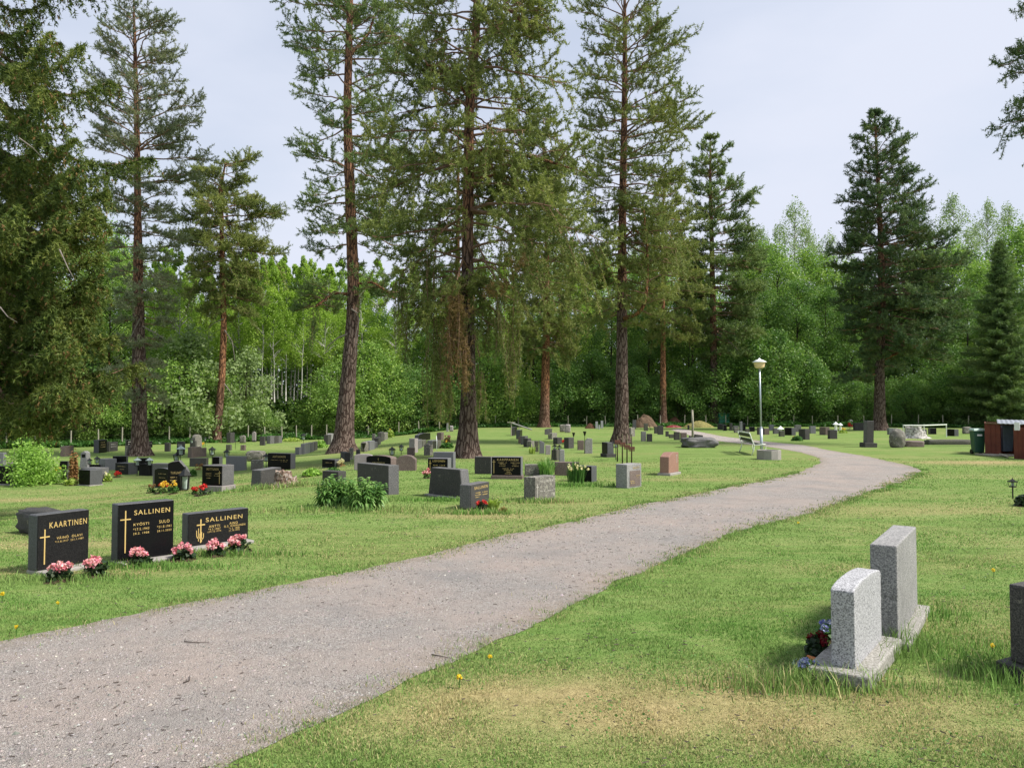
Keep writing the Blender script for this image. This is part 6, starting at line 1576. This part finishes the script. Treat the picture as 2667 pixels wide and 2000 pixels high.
    # the lamp post stands in front of it on the photo's left
well_ring()
def rake_rack():
    P = [at(1608, 1202), at(1621, 1208), at(1633, 1212), at(1645, 1211)]
    r = thing('rake', 'first of the four', 'rake', P[0])
    bpy.data.objects.remove(r)
    lbs = ('leftmost of four rusty rakes standing heads up behind the pale granite gravestone', 'second from left of four rusty rakes standing heads up behind the pale granite gravestone', 'third from left of four rusty rakes standing heads up behind the pale granite gravestone', 'rightmost of four rusty rakes standing heads up behind the pale granite gravestone')
    heads = [(1136, 1146, 1152), (1130, 1152, 1158), (1130, 1158, 1165), (1131, 1162, 1171)]
    for p, lb, (t0, y1, y2), px, bpy_ in zip(P, lbs, heads, (1608, 1621, 1633, 1645), (1202, 1208, 1212, 1211)):
        k = p.y / F
        r = thing('rake', lb, 'rake', p, 0, 'four rakes stuck in the lawn')
        mb = MB(); mb.tube(np.array([(0, 0, -.1), (.005, 0, (bpy_ - t0) * k)]), [.022, .018], 8); mb.build('handle', M['oliveiron'], r, True)
        zc = (bpy_ - (y1 + y2) / 2) * k
        mb = MB(); mb.box((0, -.03, zc), (.19, .03, .07), 0, .3)
        for q in np.linspace(-.085, .085, 8): mb.tube(np.array([(q, -.03 + q * .3, zc - .02), (q, -.045 + q * .3, zc - .1)]), .009, 5)
        mb.build('head', M['rust'], r)
rake_rack()
def post(label, px, py0, py1, wpx, m, name='wooden_post'):
    p = at(px, py1); k = p.y / F; mb = MB(); h = (py1 - py0) * k; mb.tube(np.array([(0, 0, -.1), (0.01, 0, h * .6), (-.01, 0, h)]), [wpx * k / 2, wpx * k / 2 * .95, wpx * k / 2 * .9], 9); mb.lathe([(wpx * k / 2 * 1.05, h - .02), (wpx * k / 2 * .9, h + .03), (0, h + .05)], (-.01, 0, 0), 9)
    o = mb.build(name, M[m], None, True); o.location = p; tag(o, label, 'post')
post('tall weathered wooden post behind the long boulder slab', 1804, 1070, 1146, 6, 'wood')
post('thin white stake on the grass left of the thickest pine', 1137, 1137, 1172, 1.6, 'white', 'stake')
def cabinet():
    p = atY(1887, 1112, 79.5); p.z = 0; k = p.y / F
    r = thing('green_cabinet', 'bright green metal cabinet at the forest edge right of the two stepped pine', 'cabinet', p)
    w, h = 27 * k, 34 * k
    mb = MB(); mb.box((0, .3, h / 2), (w, .5, h)); mb.build('body', M['greenpanel'], r)
    for x in (-w * .25, w * .25):
        mb = MB(); mb.box((x, .035, h * .5), (w * .44, .03, h * .9)); bevel(mb.build('door', M['greenpanel'], r), .01)
    mb = MB(); mb.box((0, .3, h + .02), (w * 1.06, .56, .05)); mb.build('top', M['greylid'], r)
cabinet()
def rail():
    P = [at(2353, 1140), at(2407, 1140), at(2465, 1138)]
    r = thing('white_rail', 'white painted rail on three thin posts above the bleached stump', 'rail', P[0])
    T = []
    for p in P:
        h = 32 * p.y / F; q = np.array((p - r.location)[:]); mb = MB(); mb.tube(np.array([q, q + [0, 0, h + .05]]), .03, 8); mb.build('post', M['benchwhite'], r); T.append(q + [0, 0, h])
    mb = MB(); mb.tube(np.array(T) + [0, -.04, 0], .035, 8); mb.build('bar', M['benchwhite'], r)
rail()
def swing():
    """white cross like frame at the far end of the row"""
    p = at(1346, 1136); k = p.y / F
    r = thing('wooden_grave_marker', 'white weathered cross like wooden marker with a slanted roof at the far row end', 'grave marker', p)
    mb = MB(); mb.tube(np.array([(-.35, 0, 0), (-.35, 0, 36 * k)]), .03, 6); mb.tube(np.array([(0.15, 0, 0), (0.15, 0, 30 * k)]), .03, 6); mb.build('post', M['wood'], r)
    mb = MB(); mb.box((-.35, 0, 36 * k), (.5, .05, .06)); mb.build('crossbar', M['wood'], r)
    mb = MB(); mb.tube(np.array([(-.3, 0, 34 * k), (.95, 0, 17 * k)]), .05, 6); mb.build('roof_bar', M['weathered'], r)
swing()
def wheelie(label, px0, px1, py0, py1, m, lidm, name, depth=.7, rz=0.0, sign=True, base_z=0.0, zoff=0.0):
    p = at((px0 + px1) / 2, py1); k = p.y / F; w, h = (px1 - px0) * k, (py1 - py0) * k
    r = thing(name, label, 'bin', p + Vector((0, depth * w / 2, zoff)), rz)
    mb = MB(); V = []
    for z, f in ((.06, .78), (h * .86, .98), (h * .9, 1.02)):
        V += [(-w / 2 * f, -w * depth / 2 * f, z), (w / 2 * f, -w * depth / 2 * f, z), (w / 2 * f, w * depth / 2 * f, z), (-w / 2 * f, w * depth / 2 * f, z)]
    mb.add(V, [(0, 3, 2, 1)] + [(4 * q + i, 4 * q + (i + 1) % 4, 4 * q + 4 + (i + 1) % 4, 4 * q + 4 + i) for q in range(2) for i in range(4)] + [(8, 9, 10, 11)])
    bd = mb.build('body', M[m], r); bevel(bd, .02)
    mb = MB(); mb.add([(-w * .54, -w * depth * .56, h * .9), (w * .54, -w * depth * .56, h * .9), (w * .54, w * depth * .56, h * .93), (-w * .54, w * depth * .56, h * .93), (-w * .46, -w * depth * .42, h * .985), (w * .46, -w * depth * .42, h * .985), (w * .46, w * depth * .5, h), (-w * .46, w * depth * .5, h)], [(0, 3, 2, 1), (4, 5, 6, 7), (0, 1, 5, 4), (1, 2, 6, 5), (2, 3, 7, 6), (3, 0, 4, 7)])
    bevel(mb.build('lid', M[lidm], r), .015)
    for x in (-w * .36, w * .36):
        mb = MB(); mb.tube(np.array([(x - .03, w * depth * .35, .09), (x + .03, w * depth * .35, .09)]), .09, 14); mb.build('wheel', M['iron'], r)
    if sign:
        mb = MB(); mb.box((-.02 * w, -w * depth * .485 - .006, h * .74), (w * .42, .012, h * .07)); mb.build('sticker', M['paper'], bd)
    return r
wheelie('dark green wheeled bin with a pale lid left of the red brown shed', 2538, 2569, 1116, 1183, 'greenbin', 'greylid', 'wheeled_bin')
def shed():
    a, b = at(2569, 1184), at(2606, 1186); c, d = at(2641, 1194), at(2720, 1199)
    r = thing('refuse_shed', 'low red brown board shed with a pale corrugated roof and open front', 'shed', (a + b) / 2)
    o = r.location; k = a.y / F; h = 82 * k
    def wall(p, q, h0, h1, t=.04, nm='wall'):
        v = q - p; v.z = 0; n = Vector((-v.y, v.x, 0)).normalized() * t
        P0, P1 = p - o, q - o; mb = MB()
        mb.add([P0[:], P1[:], (P1 + n)[:], (P0 + n)[:], (P0 + Vector((0, 0, h0)))[:], (P1 + Vector((0, 0, h1)))[:], (P1 + n + Vector((0, 0, h1)))[:], (P0 + n + Vector((0, 0, h0)))[:]], [(0, 3, 2, 1), (4, 5, 6, 7), (0, 1, 5, 4), (1, 2, 6, 5), (2, 3, 7, 6), (3, 0, 4, 7)])
        nb = max(3, int(v.length / .14))
        for i in range(1, nb):
            f = P0 + (P1 - P0) * (i / nb) - n.normalized() * .006
            mb.tube(np.array([f[:], (f + Vector((0, 0, min(h0, h1))))[:]]), .012, 4)
        return mb.build(nm, M['redwood'], r)
    dep = Vector((a.x, a.y, 0)).normalized() * 2.0; a2, d2 = a + dep, d + dep
    wall(a, b, h, h * .98); wall(a, a2, h, h * 1.02); wall(a2, d2, h * 1.02, h * 1.02); w = wall(c, d, 86 * c.y / F * .93, 86 * c.y / F * .93, .04, 'front_panel')
    mb = MB(); t = np.linspace(0, 1, 40); P = []
    s0 = b - o + Vector((-.1, -.02, h * 1.0)); s1 = d - o + Vector((.1, -.12, h * .99))
    for q, f in enumerate(t):
        p = s0 + (s1 - s0) * f; z = .007 * math.sin(q * 1.6)
        P += [(p.x, p.y, p.z + z), (p.x + dep.x, p.y + dep.y, p.z + z + .12)]
    mb.add(P, [(2 * i, 2 * i + 2, 2 * i + 3, 2 * i + 1) for i in range(39)]); rf = mb.build('roof', M['sheet'], r)
    m = rf.modifiers.new('thick', 'SOLIDIFY'); m.thickness = .02
    mb = MB(); e0, e1 = b - o + Vector((.02, .1, .03)), c - o + Vector((0, .35, .05)); mb.tube(np.array([e0[:], e1[:]]), .05, 4); mb.box((((e0 + e1) / 2) + Vector((.2, .5, -.01)))[:], (1.2, 1.0, .04)); mb.build('floor_board', M['wood'], r)
    v = (d - c).normalized(); pc = c - o + v * .13 + Vector((-.03, -.05, 1.08)); mb = MB(); mb.box(pc[:], (.2, .012, .26), 0, math.atan2(v.y, v.x)); mb.build('notice', M['paper'], w)
    mb = MB(); mb.tube(np.array([(a - o + Vector((-.03, -.03, h)))[:], (b - o + Vector((0, -.03, h * .985)))[:]]), .025, 6); mb.build('edge_board', M['wooddark'], r)
shed()
wheelie('blue grey wheeled bin standing inside the red brown shed', 2611, 2644, 1112, 1185, 'bluebin', 'bluebin', 'wheeled_bin', .8, 0.1, False, zoff=.07)

# ------------------------------------------------------------------ grave lanterns
def lantern(label, px, py0, py1, hd, kind='cage', group='grave lanterns on stakes', wr=.62):
    p = at(px, py1); k = p.y / F; H = (py1 - py0) * k; hh = hd * k; w = hh * wr
    r = thing('grave_lantern', label, 'lantern', p, 0.3, group)
    zb = H - hh
    if zb > .03:
        mb = MB(); mb.tube(np.array([(0, 0, -.05), (0, 0, zb)]), .012, 6); mb.build('stake', M['iron'], r)
    mb = MB()
    if kind == 'funnel':
        mb.lathe([(0, zb), (w * .22, zb), (w * .62, zb + hh * .85), (w * .62, zb + hh * .95), (w * .5, zb + hh * .95), (w * .15, zb + .05 * hh)], n=8); mb.build('bowl', M['iron'], r)
        mb = MB(); mb.lathe([(0, zb + hh * .2), (w * .2, zb + hh * .2), (w * .2, zb + hh * .8), (0, zb + hh * .84)], n=10); mb.build('candle', M['candle'], r)
        return
    if kind == 'white':
        mb.lathe([(0, zb + hh), (hh * .75, zb + hh * .3), (hh * .7, zb + hh * .28), (0, zb + hh * .3)], n=14); mb.build('roof', M['white'], r)
        mb = MB(); mb.lathe([(0, 0), (hh * .35, 0), (hh * .3, zb + hh * .3), (0, zb + hh * .3)], n=10); mb.build('body', M['candle'], r); return
    a = w / 2
    for x, y in ((-1, -1), (1, -1), (1, 1), (-1, 1)): mb.tube(np.array([(x * a * .7, y * a * .7, zb), (x * a, y * a, zb + hh * .62)]), max(.006, hh * .025), 4)
    mb.box((0, 0, zb + .012), (w * .8, w * .8, .024)); mb.box((0, 0, zb + hh * .62), (w * 1.12, w * 1.12, .02)); cg = mb.build('cage', M['iron'], r)
    mb = MB(); mb.lathe([(w * .78, zb + hh * .63), (w * .3, zb + hh * .84), (w * .12, zb + hh * .9), (w * .1, zb + hh), (0, zb + hh)], n=4 if kind == 'cage' else 8); mb.build('roof', M['iron'] if kind != 'green' else M['glass'], r)
    mb = MB(); mb.lathe([(a * .5, zb + .03), (a * .62, zb + hh * .58)], n=4); mb.build('glass', M['glass'], cg)
    mb = MB(); mb.lathe([(0, zb + .026), (a * .35, zb + .026), (a * .35, zb + hh * .42), (0, zb + hh * .44)], n=10); mb.build('candle', M['candle'], r)
lantern('black wire lantern on a thin stake near the right edge', 2638, 1245, 1299, 24)
lantern('big black lantern holding a white candle before the slanted black gravestone', 481, 1216, 1279, 60, 'cage', wr=.34)
lantern('tall pale glass lantern above the slanted black gravestone', 470, 1160, 1232, 26, 'green')
lantern('shorter dark lantern left of the tall pale glass one above the slanted black gravestone', 459, 1178, 1232, 22)
lantern('greenish lantern left of the black stone near the sparse pine', 357, 1191, 1239, 22, 'green')
lantern('greenish lantern right of the black stone near the sparse pine', 389, 1191, 1239, 22, 'green')
lantern('six sided dark lantern on a stake above the small black stone', 552, 1163, 1213, 22, 'six')
lantern('dark lantern behind the left corner of the wide smooth slab', 590, 1170, 1226, 20, 'six')
lantern('flat roofed black lantern right of the pale rounded stone', 534, 1138, 1169, 10)
lantern('black roofed lantern above the small dark stone left of the pale rounded one', 499, 1140, 1169, 14)
lantern('tiny lantern on a thin stake right of the leaning pine', 613, 1146, 1170, 6)
lantern('lantern with a bright white candle left of the big black gravestone', 693, 1180, 1223, 22, 'six')
lantern('black funnel shaped holder before the row right of the crooked pine', 947, 1153, 1178, 16, 'funnel')
lantern('nearer of two black lanterns on the open lawn strip', 1021, 1163, 1200, 22)
lantern('farther of two black lanterns on the open lawn strip', 1045, 1157, 1184, 17)
lantern('black funnel lantern with a white candle above the irregular grey stone', 1523, 1123, 1181, 12, 'funnel')
lantern('thin wire lantern left of the black funnel one in the outer row', 1494, 1126, 1160, 11, 'funnel')
lantern('slim dark lantern rising from behind the dark green stone', 1445, 1156, 1201, 15)
lantern('open wire lantern behind the white capped stone', 1457, 1158, 1198, 13)
lantern('dark lantern left of the four rusty rakes', 1604, 1146, 1198, 20, 'six')
lantern('white conical lantern beyond the path', 2033, 1109, 1136, 12, 'white')
lantern('black lantern right of the pale stepped pillar stone', 233, 1193, 1226, 16)
lantern('dark lantern before the smooth blue grey block', 252, 1188, 1226, 18)
lantern('pale far lantern, left of a pair at the dark forest edge', 2177, 1098, 1124, 11, 'white')
lantern('pale far lantern, right of a pair at the dark forest edge', 2189, 1101, 1124, 9, 'white')
lantern('pole lantern with a brown roof right of the far wide dark stone', 790, 1128, 1166, 17, 'six')

# ------------------------------------------------------------------ dandelions and twigs
def dandelion(label, px, py, s=1.0):
    rng = np.random.default_rng(int(px)); r = pl_root('dandelion', label, 'dandelion', px, py, 'dandelions in the lawn'); mb = MB()
    bloom_blob(mb, np.array([0, 0, .07]), .013 * s, rng, 40, .011 * s); mb.build('bloom', M['dandy'], r)
    mb = MB(); mb.tube(np.array([(0, 0, 0), (.004, 0, .07)]), .003, 5); mb.build('stalk', M['greenleaf'], r)
for lb, px, py, s in (('yellow dandelion on the lawn edge at the far left', 6, 1568, 1.3), ('yellow dandelion on the grass below the nearest left black gravestone', 150, 1592, 1.0), ('largest yellow dandelion on the near grass edge of the path', 1196, 1793, 1.3), ('yellow dandelion a little up the path edge from the largest one', 1276, 1738, 1.0), ('yellow dandelion on the grass right of the taller weathered gravestone', 2588, 1503, 1.2), ('yellow dandelion on the grass left of the right edge gravestone', 2585, 1708, 1.0), ('yellow dandelion before the lowest black gravestone', 599, 1437, 1.0), ('yellow dandelion at the grass corner by the lower left path edge', 42, 1657, 1.0), ('yellow dandelion on the lawn right of the path bend', 2079, 1374, 1.1)):
    dandelion(lb, px, py, s)
def twig(label, pts):
    P = [at(*p) for p in pts]; o0 = P[0]; mb = MB(); mb.tube(np.array([(p - o0)[:] for p in P]) + [0, 0, .012], np.linspace(.004, .002, len(P)), 5); o = mb.build('twig', M['twig'], None, True); o.location = o0; tag(o, label, 'twig', 'twigs on the gravel path')
for lb, pts in (('dark twig across the near edge of the path', [(1124, 1708), (1150, 1713), (1176, 1718)]), ('long thin twig on the left part of the path', [(480, 1674), (510, 1677), (544, 1676)]), ('forked twig in the middle of the path', [(478, 1782), (494, 1776), (494, 1764)])):
    twig(lb, pts)

# longer grass the mower leaves round the near stones
def stone_grass():
    rng = np.random.default_rng(15); mb = MB()
    for px, py, rx, ry, n, h in ((2235, 1800, .35, .08, 700, .05), (2090, 1790, .28, .08, 700, .13), (2330, 1690, .15, .2, 500, .13), (2650, 1770, .2, .12, 700, .12), (160, 1512, .35, .1, 700, .07), (380, 1478, .5, .1, 900, .07), (580, 1446, .5, .1, 900, .07), (1250, 1338, .35, .1, 500, .09), (1420, 1308, .4, .12, 500, .09), (1160, 1304, .6, .1, 600, .08), (910, 1330, 1.0, .2, 900, .1), (710, 1272, .6, .15, 600, .14), (1510, 1266, .5, .15, 400, .1), (2390, 1600, .2, .2, 400, .1), (2470, 1690, .45, .2, 1800, .05)):
        c = at(px, py); x = c.x + rng.normal(0, rx, n); y = c.y + rng.normal(0, ry, n); k = ~in_path(x, y); x, y = x[k], y[k]
        blades(mb, x, y, h * rng.uniform(.4, 1.2, len(x)), .006 * np.maximum(1, y / 6), lawn_col(x, y, dryness(x, y) * .3, rng), rng, .8)
    tag(mb.build('long_grass', M['blade']), 'longer unmown grass at the feet of the gravestones', 'grass', kind='stuff')
stone_grass()
